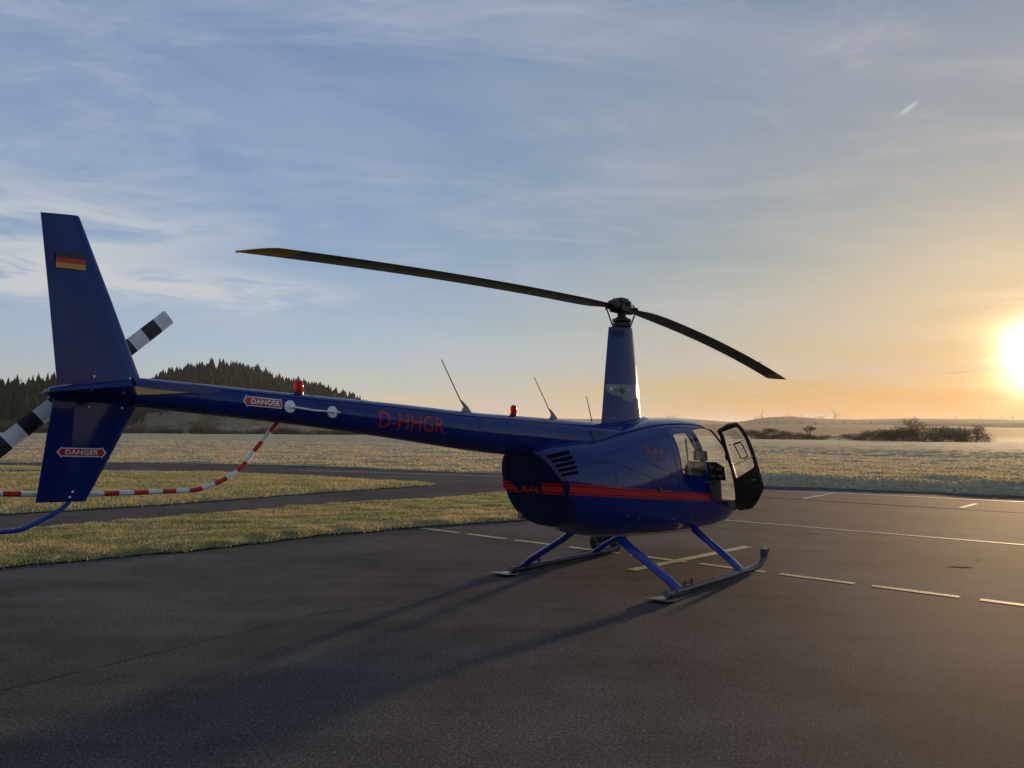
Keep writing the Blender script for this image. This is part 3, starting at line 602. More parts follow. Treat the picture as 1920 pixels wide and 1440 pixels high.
def cut(bm, poly, sel):
    """score the mesh along every edge of an x-z polygon (knife lines run across y)"""
    n = len(poly)
    for i in range(n):
        a, b = Vector((poly[i][0], 0, poly[i][1])), Vector((poly[(i+1) % n][0], 0, poly[(i+1) % n][1])); d = b-a
        if d.length < 1e-4: continue
        no = Vector((d.z, 0, -d.x)).normalized(); lo = min(a.x, b.x)-.12, min(a.z, b.z)-.12; hi = max(a.x, b.x)+.12, max(a.z, b.z)+.12
        fs = [f for f in bm.faces if sel(f.calc_center_median()) and any(lo[0] < v.co.x < hi[0] and lo[1] < v.co.z < hi[1] for v in f.verts)]
        g = set(fs)
        for f in fs: g.update(f.edges); g.update(f.verts)
        bmesh.ops.bisect_plane(bm, geom=list(g), dist=1e-5, plane_co=a, plane_no=no)
DOOR = [(.76, 1.735), (1.05, 1.765), (1.40, 1.745), (1.59, 1.58), (1.74, 1.38), (1.87, 1.10), (2.01, .82), (2.02, .68), (1.95, .65), (1.04, .88), (.97, 1.10), (.87, 1.42)]
DWIN = rounded([(.825, 1.70), (1.375, 1.715), (1.555, 1.55), (1.70, 1.36), (1.82, 1.12), (1.83, 1.06), (1.02, 1.15), (.925, 1.42)], .03, 2)
RWIN = rounded([(.235, 1.675), (.68, 1.70), (.79, 1.42), (.85, 1.155), (.30, 1.20), (.255, 1.45)], .05, 3)
SHIELD = [(1.42, 1.90), (1.45, 1.745), (1.645, 1.575), (1.79, 1.38), (1.92, 1.10), (2.06, .84), (2.07, .78), (2.6, .74), (2.6, 1.9)]
def body_bm():
    bm = bmesh.new(); xs = list(np.linspace(-1.62, 1.2, 48))+list(np.linspace(1.25, 2.28, 32))+[2.32, 2.36, 2.39, 2.42, 2.44, 2.45]; n = 88; rows = []
    for x in xs: rows.append([bm.verts.new(bpt(x, 2*math.pi*(k+.5)/n)) for k in range(n)])
    for i in range(len(rows)-1):
        for k in range(n): bm.faces.new((rows[i][k], rows[i][(k+1) % n], rows[i+1][(k+1) % n], rows[i+1][k]))
    bm.faces.new(rows[-1])
    # rear panel: slightly domed with a rounded rim
    prev = rows[0]
    for sc_, dx_ in ((.985, -.022), (.95, -.036), (.80, -.046), (.5, -.052)):
        cur = []
        for v0 in rows[0]:
            c = Vector((0, 0, 1.08)); q = c+Vector((0, v0.co.y, v0.co.z-1.08))*sc_
            cur.append(bm.verts.new((-1.62+shear(-1.62, q.z)+dx_, q.y, q.z)))
        for k in range(n): bm.faces.new((prev[(k+1) % n], prev[k], cur[k], cur[(k+1) % n]))
        prev = cur
    bm.faces.new(prev[::-1])
    cut(bm, DOOR, lambda c: c.x > .4); cut(bm, DWIN, lambda c: c.x > .4 and c.y > 0); cut(bm, RWIN, lambda c: -.2 < c.x < 1.2); cut(bm, SHIELD, lambda c: c.x > 1.1)
    bmesh.ops.recalc_face_normals(bm, faces=bm.faces); return bm
def zone(c):
    if in_poly(c.x, c.z, SHIELD): return 'shield'
    if in_poly(c.x, c.z, RWIN): return 'rwinR' if c.y < 0 else 'rwinL'
    if in_poly(c.x, c.z, DOOR):
        if c.y < 0: return 'hole'
        return 'dwinL' if in_poly(c.x, c.z, DWIN) else 'doorL'
    if c.x < -1.55-.55*(c.z-1.08) - .012 and c.x < -1.2: return 'rear'
    return 'shell'
def split_zone(names, oname, mat, parent, thick=0.0):
    bm = BODY.copy(); bmesh.ops.delete(bm, geom=[f for f in bm.faces if zone(f.calc_center_median()) not in names], context='FACES')
    me = bpy.data.meshes.new(oname); 
    if thick: bmesh.ops.solidify(bm, geom=bm.faces[:], thickness=thick)
    finish(bm, me, True, 50); me.materials.append(mat); return link(bpy.data.objects.new(oname, me), parent)
BODY = body_bm()
fus = split_zone({'shell'}, 'fuselage', M_BLUE, HELI)
split_zone({'rear'}, 'rear_panel', M_NAVY, fus)
shield = split_zone({'shield'}, 'windshield', M_GLASS, HELI)
split_zone({'rwinR'}, 'rear_window', M_GLASS, HELI); split_zone({'rwinL'}, 'rear_window', M_GLASS, HELI)
ldoor = split_zone({'doorL'}, 'front_door', M_BLUE, HELI); split_zone({'dwinL'}, 'door_window', M_GLASS, ldoor)
# lining inside the shell
bm = BODY.copy(); bmesh.ops.delete(bm, geom=[f for f in bm.faces if zone(f.calc_center_median()) not in ('shell', 'doorL') or f.calc_center_median().x < -.45], context='FACES')
bm.normal_update()
for v in bm.verts: v.co -= v.normal*.018
bmesh.ops.reverse_faces(bm, faces=bm.faces); me = bpy.data.meshes.new('cabin_lining'); finish(bm, me, True, 50); me.materials.append(M_LINING); link(bpy.data.objects.new('cabin_lining', me), HELI)
BODY.free()
def curve_strip(pts, wd, th, s=-1, off=.002):
    """a strip lying on the body side along x-z points"""
    m_ = MB(); secs = []
    for i, p in enumerate(pts):
        a = Vector(pts[max(i-1, 0)]); b = Vector(pts[min(i+1, len(pts)-1)]); t = (b-a).normalized(); nrm = Vector((-t.y, t.x))
        q = [Vector(p)+nrm*wd/2, Vector(p)-nrm*wd/2]
        secs.append([side(q[0].x, q[0].y, off, s), side(q[1].x, q[1].y, off, s), side(q[1].x, q[1].y, off+th, s), side(q[0].x, q[0].y, off+th, s)])
    return m_.loft(secs)
def dens(poly, step=.06, close=True):
    out = []; n = len(poly)
    for i in range(n if close else n-1):
        a, b = Vector(poly[i]), Vector(poly[(i+1) % n]); k = max(1, int((b-a).length/step))
        out += [tuple(a.lerp(b, j/k)) for j in range(k)]
    return out+([tuple(poly[0])] if close else [tuple(poly[-1])])
for s_ in (-1, 1):
    curve_strip(dens(DOOR), .022, .010, s_, -.012).build('door_frame', M_TRIM, HELI)
    curve_strip(dens(RWIN, .05), .016, .004, s_, -.001).build('window_seal', M_NAVY, HELI)
    curve_strip(dens([(1.455, 1.745), (1.65, 1.575), (1.795, 1.38), (1.925, 1.10), (2.065, .84), (2.08, .765), (2.3, .755)], .05, False), .035, .008, s_, -.006).build('windshield_frame', M_TRIM, HELI)
    curve_strip(dens([(.13, 1.60), (.15, 1.725), (.36, 1.755), (.72, 1.742), (.83, 1.42), (.95, 1.05), (1.0, .86), (.9, .80), (.34, .78), (.24, 1.0), (.15, 1.38)], .06), .006, .001, s_, .0015).build('door_seam', M_SEAM, HELI)
# centre post and roof bow of the windshield
m_ = MB(); pts = [(ZT(x)-.006) for x in np.linspace(1.42, 2.42, 22)]
m_.loft([[(x, -.02, z), (x, .02, z), (x, .02, z-.03), (x, -.02, z-.03)] for x, z in zip(np.linspace(1.42, 2.42, 22), pts)]); m_.build('windshield_post', M_TRIM, HELI)
# --- decals: flat 2-D loops mapped on a surface
def decal(name, loops, fn, mat, parent, du=None, dv=None):
    bm = bmesh.new()
    for lp in loops: bm.faces.new([bm.verts.new((p[0], p[1], 0)) for p in lp])
    return decal_bm(name, bm, fn, mat, parent, du, dv)
def decal_bm(name, bm, fn, mat, parent, du=None, dv=None):
    us = [v.co.x for v in bm.verts]; vs_ = [v.co.y for v in bm.verts]
    for ax, (lo, hi), st in ((0, (min(us), max(us)), du), (1, (min(vs_), max(vs_)), dv)):
        if not st: continue
        t = lo+st
        while t < hi:
            co = Vector((0, 0, 0)); co[ax] = t; no = Vector((0, 0, 0)); no[ax] = 1
            bmesh.ops.bisect_plane(bm, geom=bm.verts[:]+bm.edges[:]+bm.faces[:], dist=1e-6, plane_co=co, plane_no=no); t += st
    bmesh.ops.triangulate(bm, faces=bm.faces)
    for v in bm.verts: v.co = fn(v.co.x, v.co.y)
    me = bpy.data.meshes.new(name); bm.to_mesh(me); bm.free(); me.materials.append(mat); return link(bpy.data.objects.new(name, me), parent)
def text_bm(body, quad, bold=0.0, slant=0.0):
    """text filled into a quad of (u,v): bottom-left, bottom-right, top-right, top-left"""
    cu = bpy.data.curves.new('t', 'FONT'); cu.body = body; cu.offset = bold; cu.resolution_u = 4; cu.shear = slant; cu.space_character = 1.05
    ob = bpy.data.objects.new('t', cu); COL.objects.link(ob); dg = bpy.context.evaluated_depsgraph_get(); me = bpy.data.meshes.new_from_object(ob.evaluated_get(dg))
    bm = bmesh.new(); bm.from_mesh(me); bpy.data.objects.remove(ob); bpy.data.curves.remove(cu); bpy.data.meshes.remove(me)
    bmesh.ops.remove_doubles(bm, verts=bm.verts, dist=1e-5)
    xs = [v.co.x for v in bm.verts]; ys = [v.co.y for v in bm.verts]; x0, x1, y0, y1 = min(xs), max(xs), min(ys), max(ys); q = [Vector(p) for p in quad]
    for v in bm.verts:
        a = (v.co.x-x0)/(x1-x0); b = (v.co.y-y0)/(y1-y0); p = q[0].lerp(q[1], a).lerp(q[3].lerp(q[2], a), b); v.co = (p.x, p.y, 0)
    return bm
sd = lambda off: (lambda u, v: side(u, v, off))
# red stripes along the right side and left side
def stripe(z0a, z0b, z1a, z1b, x0=-1.60, x1=1.0):
    return [(x0, z0a), (x0+.9, (z0a*.64+z1a*.36)), (x1, z1a), (x1, z1b), (x0+.9, (z0b*.64+z1b*.36)), (x0, z0b)]
for s_ in (-1, 1):
    fn = lambda u, v, s_=s_: side(u, v, .003, s_)
    decal('red_stripe', [stripe(1.083, 1.143, .878, .924)], fn, M_RED, fus, .08, .02)
    decal('red_pinstripe', [stripe(1.157, 1.171, .931, .945)], fn, M_RED, fus, .08, .02); decal('red_pinstripe', [stripe(1.060, 1.073, .857, .868)], fn, M_RED, fus, .08, .02)
decal_bm('model_lettering', text_bm('R44', [(-.42, 1.435), (-.06, 1.435), (-.06, 1.525), (-.42, 1.525)], .03, .25), sd(.003), M_REDL, fus, .03, .03)
decal_bm('script_lettering', text_bm('Raven', [(-.38, 1.365), (-.03, 1.365), (-.03, 1.41), (-.38, 1.41)], .0, .45), sd(.003), M_REDL, fus, .03, .03)
rear = lambda u, v: Vector((-1.62+shear(-1.62, v)-.055-(0 if abs(u) < .2 else 0), u, v))
def rear(u, v):
    q = max(abs(u)/.40, abs(v-1.08)/.42); return Vector((-1.62+shear(-1.62, v)-(.0565 if q < .5 else .0565-.010*sm01((q-.5)/.42)), u, v))
decal_bm('model_lettering', text_bm('R44', [(.135, 1.062), (-.085, 1.062), (-.085, 1.128), (.135, 1.128)], .03, .2), rear, M_RED, fus, .06, .06)
decal('rear_stripe', [[(.39, 1.058), (.145, 1.058), (.165, 1.07), (.39, 1.07)], [(.39, 1.082), (.18, 1.082), (.235, 1.142), (.39, 1.142)], [(.39, 1.154), (.245, 1.154), (.255, 1.168), (.39, 1.168)]], rear, M_RED, fus, .05, .05)
decal('rear_stripe', [[(-.115, 1.058), (-.118, 1.070), (-.40, 1.070), (-.40, 1.058)], [(-.122, 1.082), (-.145, 1.142), (-.40, 1.142), (-.40, 1.082)], [(-.15, 1.155), (-.155, 1.170), (-.40, 1.170), (-.40, 1.155)]], rear, M_RED, fus, .05, .05)
# engine cowl louvres
for i in range(5):
    zl = 1.432-.0437*i; zr_ = 1.478-.0487*i; xa = -1.785+.024*i; xb = -1.502+.002*i
    decal('louver_slot', [[(xa, zl-.016), (xb, zr_-.016), (xb+.004, zr_+.013), (xa, zl+.013)]], sd(.004), M_SLOT, fus, .05, .02)
    curve_strip(dens([(xa, zl+.019), (xb+.004, zr_+.019)], .05, False), .008, .007, -1, .001).build('louver_lip', M_BLUE, fus)
for pts in ([(-.98, .64), (-.975, .857), (-.96, 1.363)], [(-1.46, 1.39), (-.96, 1.363)], [(-.96, 1.363), (-.119, 1.122), (.05, 1.08)], [(-.636, 1.425), (.093, 1.221)], [(-.25, .56), (-.25, .85)], [(-1.192, 1.545), (-.593, 1.659), (-.2, 1.725), (.207, 1.781)]):
    curve_strip(dens(pts, .06, False), .006, .001, -1, .0012).build('panel_seam', M_SEAM, fus)
MB().lathe([(.034, 0), (.036, .006), (.030, .012), (.010, .014)], side(-.20, 1.06, .0), (-.02, -1, .05), 18).build('fuel_cap', M_BLACK, fus)
for u, v in [(-.75, .80), (-.55, .75), (.15, .70), (.6, .68), (-.7, 1.24), (.02, 1.5), (.05, 1.42), (.07, 1.34), (.1, 1.27)]:
    MB().lathe([(.008, 0), (.008, .003)], side(u, v, 0), (0, -1, 0), 8).build('rivet', M_STEEL, fus)
MB().box((.86, -.655, 1.09), (.10, .016, .022)).build('door_handle', M_BLACK, HELI, bevel=.004)
MB().tube([(-1.30, .24, .80), (-1.48, .26, .80), (-1.56, .265, .80)], .036, 14).build('exhaust_pipe', M_STEEL, HELI)
# --- open front door (right): hinged on its front edge
HT, HB = side(1.62, 1.53), side(2.015, .72); AX = (HB-HT).normalized(); DOOR_OPEN = R(-46)
ROT = Matrix.Translation(HB) @ Matrix.Rotation(DOOR_OPEN, 4, AX) @ Matrix.Translation(-HB)
def door_panel(polys_keep, holes, t0, t1, name, mat, parent):
    bm = bmesh.new(); us = np.arange(.66, 2.12, .04); vs_ = np.arange(.58, 1.82, .04)
    g = [[bm.verts.new((u, 0, v)) for v in vs_] for u in us]
    for i in range(len(us)-1):
        for j in range(len(vs_)-1): bm.faces.new((g[i][j], g[i+1][j], g[i+1][j+1], g[i][j+1]))
    for pl in polys_keep+holes: cut(bm, pl, lambda c: True)
    bad = []
    for f in bm.faces:
        c = f.calc_center_median()
        if not all(in_poly(c.x, c.z, p) for p in polys_keep) or any(in_poly(c.x, c.z, p) for p in holes): bad.append(f)
    bmesh.ops.delete(bm, geom=bad, context='FACES')
    lay = {v: side(v.co.x, v.co.z, t0) for v in bm.verts}; lay2 = {v: side(v.co.x, v.co.z, t1) for v in bm.verts}
    m_ = MB(); idx = {v: i for i, v in enumerate(bm.verts)}; n = len(bm.verts); V = [ROT @ lay[v] for v in bm.verts]+[ROT @ lay2[v] for v in bm.verts]; F = []
    for f in bm.faces:
        q = [idx[v] for v in f.verts]; F += [tuple(q), tuple(a+n for a in q[::-1])]
    for e in bm.edges:
        if e.is_boundary: a, b = idx[e.verts[0]], idx[e.verts[1]]; F.append((a, b, b+n, a+n))
    bm.free(); return m_.add(V, F).build(name, mat, parent, True, 40)
DR = rounded([(a+(1.3-a)*.015, b+(1.2-b)*.012) for a, b in DOOR[:9]]+[(1.62, .655), (1.40, .73)]+[(a+(1.3-a)*.015, b+(1.2-b)*.012) for a, b in DOOR[9:]], .03, 2)
rdoor = door_panel([DR], [DWIN], -.0005, .004, 'open_front_door', M_BLUE, HELI)
rdoor['label'] = 'open front door swung out with dark brown inner side'
door_panel([DR], [rounded([(a+(1.35-a)*.035, b+(1.38-b)*.035) for a, b in DWIN], .02, 2)], -.022, -.002, 'inner_trim', M_TRIM, rdoor)
door_panel([DWIN], [], -.012, -.009, 'window_pane', M_GLASS, rdoor)
def rframe(poly, wd, name, mat, th=.01, o=-.03):
    m_ = MB(); secs = []
    for i, p in enumerate(poly):
        a = Vector(poly[i-1 if i else len(poly)-2]); b = Vector(poly[(i+1) % len(poly)]) if i < len(poly)-1 else Vector(poly[1]); t = (b-a).normalized(); nr = Vector((-t.y, t.x)); q0 = Vector(p)+nr*wd/2; q1 = Vector(p)-nr*wd/2
        secs.append([ROT @ side(q0.x, q0.y, o), ROT @ side(q1.x, q1.y, o), ROT @ side(q1.x, q1.y, o+th), ROT @ side(q0.x, q0.y, o+th)])
    m_.loft(secs); return m_.build(name, mat, rdoor)
rframe(dens(rounded([(1.10, 1.30), (1.36, 1.30), (1.36, 1.50), (1.10, 1.50)], .02, 2), .05), .014, 'vent_window_frame', M_TRIM)
rframe(dens([(.93, 1.285), (1.64, 1.25)], .05, False), .012, 'window_bar', M_WHITE); rframe(dens([(.88, 1.51), (1.50, 1.515)], .05, False), .010, 'window_bar', M_WHITE)
pA = ROT @ side(1.10, 1.00, -.04); pB = ROT @ side(1.24, 1.00, -.05); MB().tube([pA, pA.lerp(pB, .5)+Vector((0, 0, .01)), pB], .009, 8).build('inner_handle', M_STEEL, rdoor)
for t in (.2, .93):
    q = HT.lerp(HB, t); MB().tube([q-AX*.035, q+AX*.035], .014, 8).build('hinge', M_BLACK, rdoor)
# --- cabin
MB().prism([(-.36, -.42), (-.36, .42), (1.2, .47), (1.7, .42), (2.02, .30), (2.02, -.30), (1.7, -.42), (1.2, -.47)], lambda a, b, c: (a, b, .66+c), .02).build('cabin_floor', M_LINING, HELI)
MB().prism([(-.30, .60), (.30, .60), (.55, .85), (.56, 1.1), (.48, 1.4), (.33, 1.62), (-.33, 1.62), (-.48, 1.4), (-.56, 1.1), (-.55, .85)], lambda a, b, c: (-.36+c, a, b), .02).build('bulkhead', M_LINING, HELI)
def seat(x, yv):
    s = MB(); s.box((x+.10, yv, .80), (.44, .46, .30)).build('seat_base', M_LINING, HELI, bevel=.02)
    MB().box((x+.11, yv, .985), (.44, .44, .09)).build('seat_cushion', M_SEAT, HELI, bevel=.03)
    rt = Matrix.Rotation(R(-9), 3, 'Y'); MB().box((x-.14, yv, 1.20), (.09, .43, .40), rt).build('seat_back', M_SEAT, HELI, bevel=.03)
for x, yv in [(.62, -.30), (.62, .30), (-.08, -.28), (-.08, .28)]: seat(x, yv)
for yv in (-.30, .30):
    MB().tube([(.42, yv-.10, 1.36), (.41, yv-.07, 1.44)], .012, 8).tube([(.42, yv+.10, 1.36), (.41, yv+.07, 1.44)], .012, 8).box((.40, yv, 1.46), (.06, .20, .08)).build('headrest', M_SEAT, HELI, bevel=.01)
pod = MB().loft([[(1.82, -.47, 1.06), (1.82, .14, 1.06), (1.80, .14, 1.20), (1.76, .06, 1.31), (1.76, -.36, 1.31), (1.78, -.47, 1.24)] if i == 0 else
                 [(1.94, -.40, 1.08), (1.98, .10, 1.08), (1.96, .10, 1.16), (1.92, .03, 1.23), (1.92, -.28, 1.23), (1.93, -.38, 1.17)] for i in (0, 1)]).build('instrument_panel', M_BLACK, HELI, bevel=.015)
for yv, z in [(-.34, 1.15), (-.24, 1.17), (-.13, 1.175), (-.02, 1.175), (.08, 1.16), (-.35, 1.06), (-.25, 1.06), (-.14, 1.06), (-.03, 1.06), (.09, 1.06)]:
    yv -= .05; z += .075; q = Vector((1.795-(z-1.18)*.28, yv, z)); MB().lathe([(.040, 0), (.040, .008), (.034, .008), (.033, .003)], q, (-1, 0, .25), 16).build('instrument_dial', M_DIAL, pod)
MB().box((1.74, -.14, 1.385), (.03, .20, .13), Matrix.Rotation(R(-8), 3, 'Y')).build('tablet', M_GREYBOX, HELI, bevel=.006)
ped = MB().prism([(1.50, .64), (2.02, .64), (1.98, 1.07), (1.82, 1.07), (1.70, .88)], lambda a, b, c: (a, -.20+c, b), .26).build('console', M_LINING, HELI, bevel=.02)
MB().box((1.725, -.20, .965), (.012, .19, .13), Matrix.Rotation(R(-37), 3, 'Y')).build('radio_panel', M_GREYBOX, ped)
MB().tube([(1.30, -.02, .66), (1.24, -.02, .95), (1.18, -.02, 1.20)], .016, 8).tube([(1.18, .30, 1.22), (1.18, 0, 1.205), (1.18, -.34, 1.22)], .012, 8).tube([(1.18, -.34, 1.22), (1.16, -.35, 1.10)], .018, 8).tube([(1.18, .30, 1.22), (1.16, .31, 1.10)], .018, 8).build('cyclic_stick', M_BLACK, HELI)
for yv in (-.42, -.25): MB().box((1.88, yv, .74), (.02, .09, .12), Matrix.Rotation(R(-20), 3, 'Y')).build('pedal', M_STEEL, HELI)
MB().tube([(.45, -.60, 1.62), (.55, -.58, 1.35), (.68, -.55, 1.05)], .014, 6, flat=(1.6, .2)).build('seat_belt', M_SEAT, HELI)
# --- tail boom
BX = [-5.66, -4.55, -3.6, -2.47, -1.88, -1.1, -.85]; BZ = cr(BX, [1.902, 1.832, 1.762, 1.668, 1.636, 1.585, 1.57]); BR = cr(BX, [.094, .115, .146, .184, .201, .222, .22])
boom = MB().loft([[(x, -BR(x)*math.cos(2*math.pi*k/40), BZ(x)+BR(x)*math.sin(2*math.pi*k/40)) for k in range(40)] for x in np.linspace(-5.70, -.85, 60)]).build('tail_boom', M_BLUE, HELI)
for x in (-5.30, -4.38, -3.93, -3.14, -2.66, -2.26, -1.62):
    MB().loft([[(x+d, -(BR(x)+.0016)*math.cos(2*math.pi*k/40), BZ(x)+(BR(x)+.0016)*math.sin(2*math.pi*k/40)) for k in range(40)] for d in (-.003, .003)], False).build('boom_seam', M_SEAM, boom)
def bm_on(off, s=-1):
    def fn(u, v):
        q = max(-.97, min(.97, (v-BZ(u))/BR(u))); r = BR(u)+off; a = math.asin(q); return Vector((u, s*r*math.cos(a), BZ(u)+r*math.sin(a)))
    return fn
for s_ in (-1, 1):
    l, r_ = (-3.81, -3.10) if s_ < 0 else (-3.10, -3.81)
    zz = lambda x: 1.768-.058*(x+3.81)
    decal_bm('registration', text_bm('D-HHGR', [(l, zz(l)-.068), (r_, zz(r_)-.068), (r_, zz(r_)+.068), (l, zz(l)+.068)], .012), bm_on(.0025, s_), M_REG, boom, .05, .015)
def arrow(cx, cz, L_, hh, both, dzdx, grow=0.0):
    a = hh*1.0+grow; b = hh*1.45+grow; x0, x1 = cx-L_/2-grow*1.6, cx+L_/2+grow*(1.6 if both else 1); k = hh*1.1
    pts = [(x0, 0), (x0+k+grow, b), (x0+k+grow, a)]
    pts += [(x1-k-grow, a), (x1-k-grow, b), (x1, 0), (x1-k-grow, -b), (x1-k-grow, -a)] if both else [(x1, a), (x1, -a)]
    pts += [(x0+k+grow, -a), (x0+k+grow, -b)]
    return [(p, cz+q+(p-cx)*dzdx) for p, q in pts]
decal('danger_border', [arrow(-4.832, 1.866, .285, .026, False, -.055, .007)], bm_on(.002), M_WHITE, boom, .04, .02)
dg_ = decal('danger_sign', [arrow(-4.832, 1.866, .285, .026, False, -.055)], bm_on(.0035), M_RED, boom, .04, .02)
decal_bm('danger_lettering', text_bm('DANGER', [(-4.925, 1.853), (-4.70, 1.841), (-4.70, 1.877), (-4.925, 1.889)], .02), bm_on(.005), M_WHITE, boom, .05, .02)
# towel-bar antenna
va, vb = bm_on(0)(-4.62, 1.842), bm_on(0)(-4.255, 1.812)
ant = empty('vor_antenna'); ant.name = 'bar_antenna'; ant.parent = HELI
for q in (va, vb): MB().lathe([(.046, 0), (.046, .006), (.040, .012), (.016, .016), (.013, .03), (.005, .033)], q, (q.y*0, -1, .1), 20).build('mounting_disc', M_WHITE, ant)
MB().tube([va+Vector((0, -.026, 0)), va.lerp(vb, .5)+Vector((0, -.030, -.006)), vb+Vector((.055, -.026, 0))], .007, 8).build('rod', M_WHITE, ant)
# whip antennas and beacons
for i, (x, L_, tilt, nm) in enumerate([(-2.66, .50, -.33, 0), (-1.33, .46, -.33, 0)]):
    z0 = BZ(x)+BR(x)-.005; a = empty('whip_antenna'); a.parent = HELI
    MB().loft([[(x-.055, -.02, z0), (x+.055, -.02, z0), (x+.055, .02, z0), (x-.055, .02, z0)], [(x-.03, -.012, z0+.05), (x+.012, -.012, z0+.05), (x+.012, .012, z0+.05), (x-.03, .012, z0+.05)],
               [(x-.085, -.006, z0+.11), (x-.068, -.006, z0+.11), (x-.068, .006, z0+.11), (x-.085, .006, z0+.11)]]).build('antenna_foot', M_GREYBOX, a, bevel=.003)
    MB().tube([(x-.074, 0, z0+.10), (x+tilt, 0, z0+L_*.93)], [.0065, .0045], 8).build('rod', M_DARKMETAL, a)
a = empty('whip_antenna'); a.parent = HELI; x = -.60; z0 = ZT(x)+.035
MB().box((x, 0, z0), (.05, .05, .05)).build('antenna_foot', M_GREYBOX, a); MB().tube([(x, 0, z0), (x-.13, 0, z0+.33)], [.006, .004], 8).build('rod', M_DARKMETAL, a)
for x in (-4.47, -1.985):
    z0 = BZ(x)+BR(x)-.006; b = empty('beacon'); b.parent = HELI
    MB().lathe([(.036, 0), (.036, .022), (.032, .026)], (x, 0, z0), (0, 0, 1), 20).build('beacon_base', M_BLACK, b)
    MB().lathe([(.028, .0), (.033, .02), (.033, .05), (.028, .072), (.016, .082), (.004, .085)], (x, 0, z0+.026), (0, 0, 1), 20).build('red_lens', M_LENS, b)
    MB().lathe([(.012, 0), (.012, .045), (.004, .05)], (x, 0, z0+.03), (0, 0, 1), 10).build('bulb', M_RED, b)
# --- fins and stabilizer
def foil(te, le, t, n=9):
    """closed section between trailing and leading edge points in x-z, half thickness t along y"""
    te, le = Vector(te), Vector(le); pr = [(0, 0), (.25, .45), (.55, .85), (.78, 1), (.92, .72), (.985, .33), (1, 0)]; out = []
    for a, b in pr: p = te.lerp(le, a); out.append((p.x, -t*b-.002, p.y))
    for a, b in pr[::-1]: p = te.lerp(le, a); out.append((p.x, t*b+.002, p.y))
    return out
uf = MB().loft([foil((-6.118, 1.93), (-5.625, 1.95), .034), foil((-6.18, 2.42), (-5.83, 2.45), .027), foil((-6.246, 2.915), (-6.037, 2.937), .018), foil((-6.248, 2.924), (-6.045, 2.946), .012)]).build('upper_fin', M_BLUE, HELI)
lf = MB().loft([foil((-6.134, 1.86), (-5.64, 1.84), .034), foil((-6.20, 1.252), (-5.93, 1.243), .022), foil((-6.203, 1.245), (-5.936, 1.236), .012)]).build('lower_fin', M_BLUE, HELI)
st = MB().loft([[(-6.19+.46*a, yv, 1.878+.022*b*(1 if k < 7 else -1)) for k, (a, b) in enumerate([(0, 0), (.25, .5), (.55, .85), (.78, 1), (.92, .72), (.985, .33), (1, 0), (.985, .33), (.92, .72), (.78, 1), (.55, .85), (.25, .5)])] for yv in (.06, -.6, -1.14, -1.16)]).build('stabilizer', M_BLUE, HELI)
MB().loft([[(-5.72-.44*t, -r*math.cos(2*math.pi*k/20), 1.897-.02*t+r*math.sin(2*math.pi*k/20)) for k in range(20)] for t, r in ((0, .092), (.3, .075), (.6, .055), (.9, .038), (1.0, .03))]).build('tail_fairing', M_BLUE, HELI)
MB().lathe([(.022, 0), (.021, .02), (.014, .032), (.004, .037)], (-6.155, 0, 1.877), (-1, 0, 0), 14).build('tail_light', M_GREYBOX, HELI)
for x, z in [(-5.72, 1.985), (-5.93, 1.985), (-5.95, 1.80), (-5.76, 1.80), (-6.02, 1.30), (-6.035, 1.27)]: MB().lathe([(.007, 0), (.007, .004)], (x, -.036, z), (0, -1, 0), 8).build('rivet', M_WHITE, HELI)
fl = lambda o_: (lambda u, v: Vector((u, -o_, v)))
fy = .0335
for i, mt in enumerate((M_BLACK, M_RED, M_GOLD)):
    decal('flag_band', [[(-6.163, 2.705-.031*i-.031), (-6.0, 2.713-.031*i-.031), (-6.0, 2.713-.031*i), (-6.163, 2.705-.031*i)]], fl(.0255), mt, uf)
decal('danger_border', [arrow(-5.976, 1.529, .258, .020, True, -.035, .006)], fl(.0305), M_WHITE, lf)
decal('danger_sign', [arrow(-5.976, 1.529, .258, .020, True, -.035)], fl(.032), M_RED, lf)
decal_bm('danger_lettering', text_bm('DANGER', [(-6.068, 1.519), (-5.884, 1.512), (-5.884, 1.540), (-6.068, 1.547)], .02), fl(.0335), M_WHITE, lf)
# tail rotor: two striped blades on the left
tr = empty('tail_rotor'); tr.parent = HELI; tr['label'] = 'black and white banded tail rotor'
TC = Vector((-5.902, .24, 1.943)); td = Vector((.738, 0, .675)).normalized(); tn = Vector((-td.z, 0, td.x))
MB().lathe([(.05, -.17), (.05, -.03), (.035, 0), (.035, .03), (.02, .05)], TC, (0, 1, 0), 16).build('gearbox', M_DARKMETAL, tr)
MB().box(TC, (.07, .05, .07)).tube([TC-td*.12, TC+td*.12], .02, 8).build('hub', M_DARKMETAL, tr)
for s_ in (-1, 1):
    cuts_ = [.10, .2, .309, .418, .527, .636, .737]
    for j in range(6):
        a, b = cuts_[j], cuts_[j+1]; secs = []
        for t in ((a, b) if j < 5 else (a, b-.03, b-.008, b)):
            ch = .052 if t > .12 else .035; ins = 0 if t < b-.02 or j < 5 else (.0 if t < b else .004); p = TC+td*s_*t
            secs.append([p+tn*(ch-ins), p+tn*ch*.4+Vector((0, .006, 0)), p-tn*ch*.6+Vector((0, .006, 0)), p-tn*(ch-ins), p-tn*ch*.6-Vector((0, .006, 0)), p+tn*ch*.4-Vector((0, .006, 0))])
        MB().loft(secs).build('blade_band', M_WHITE if j % 2 == 1 else M_BLACK, tr)
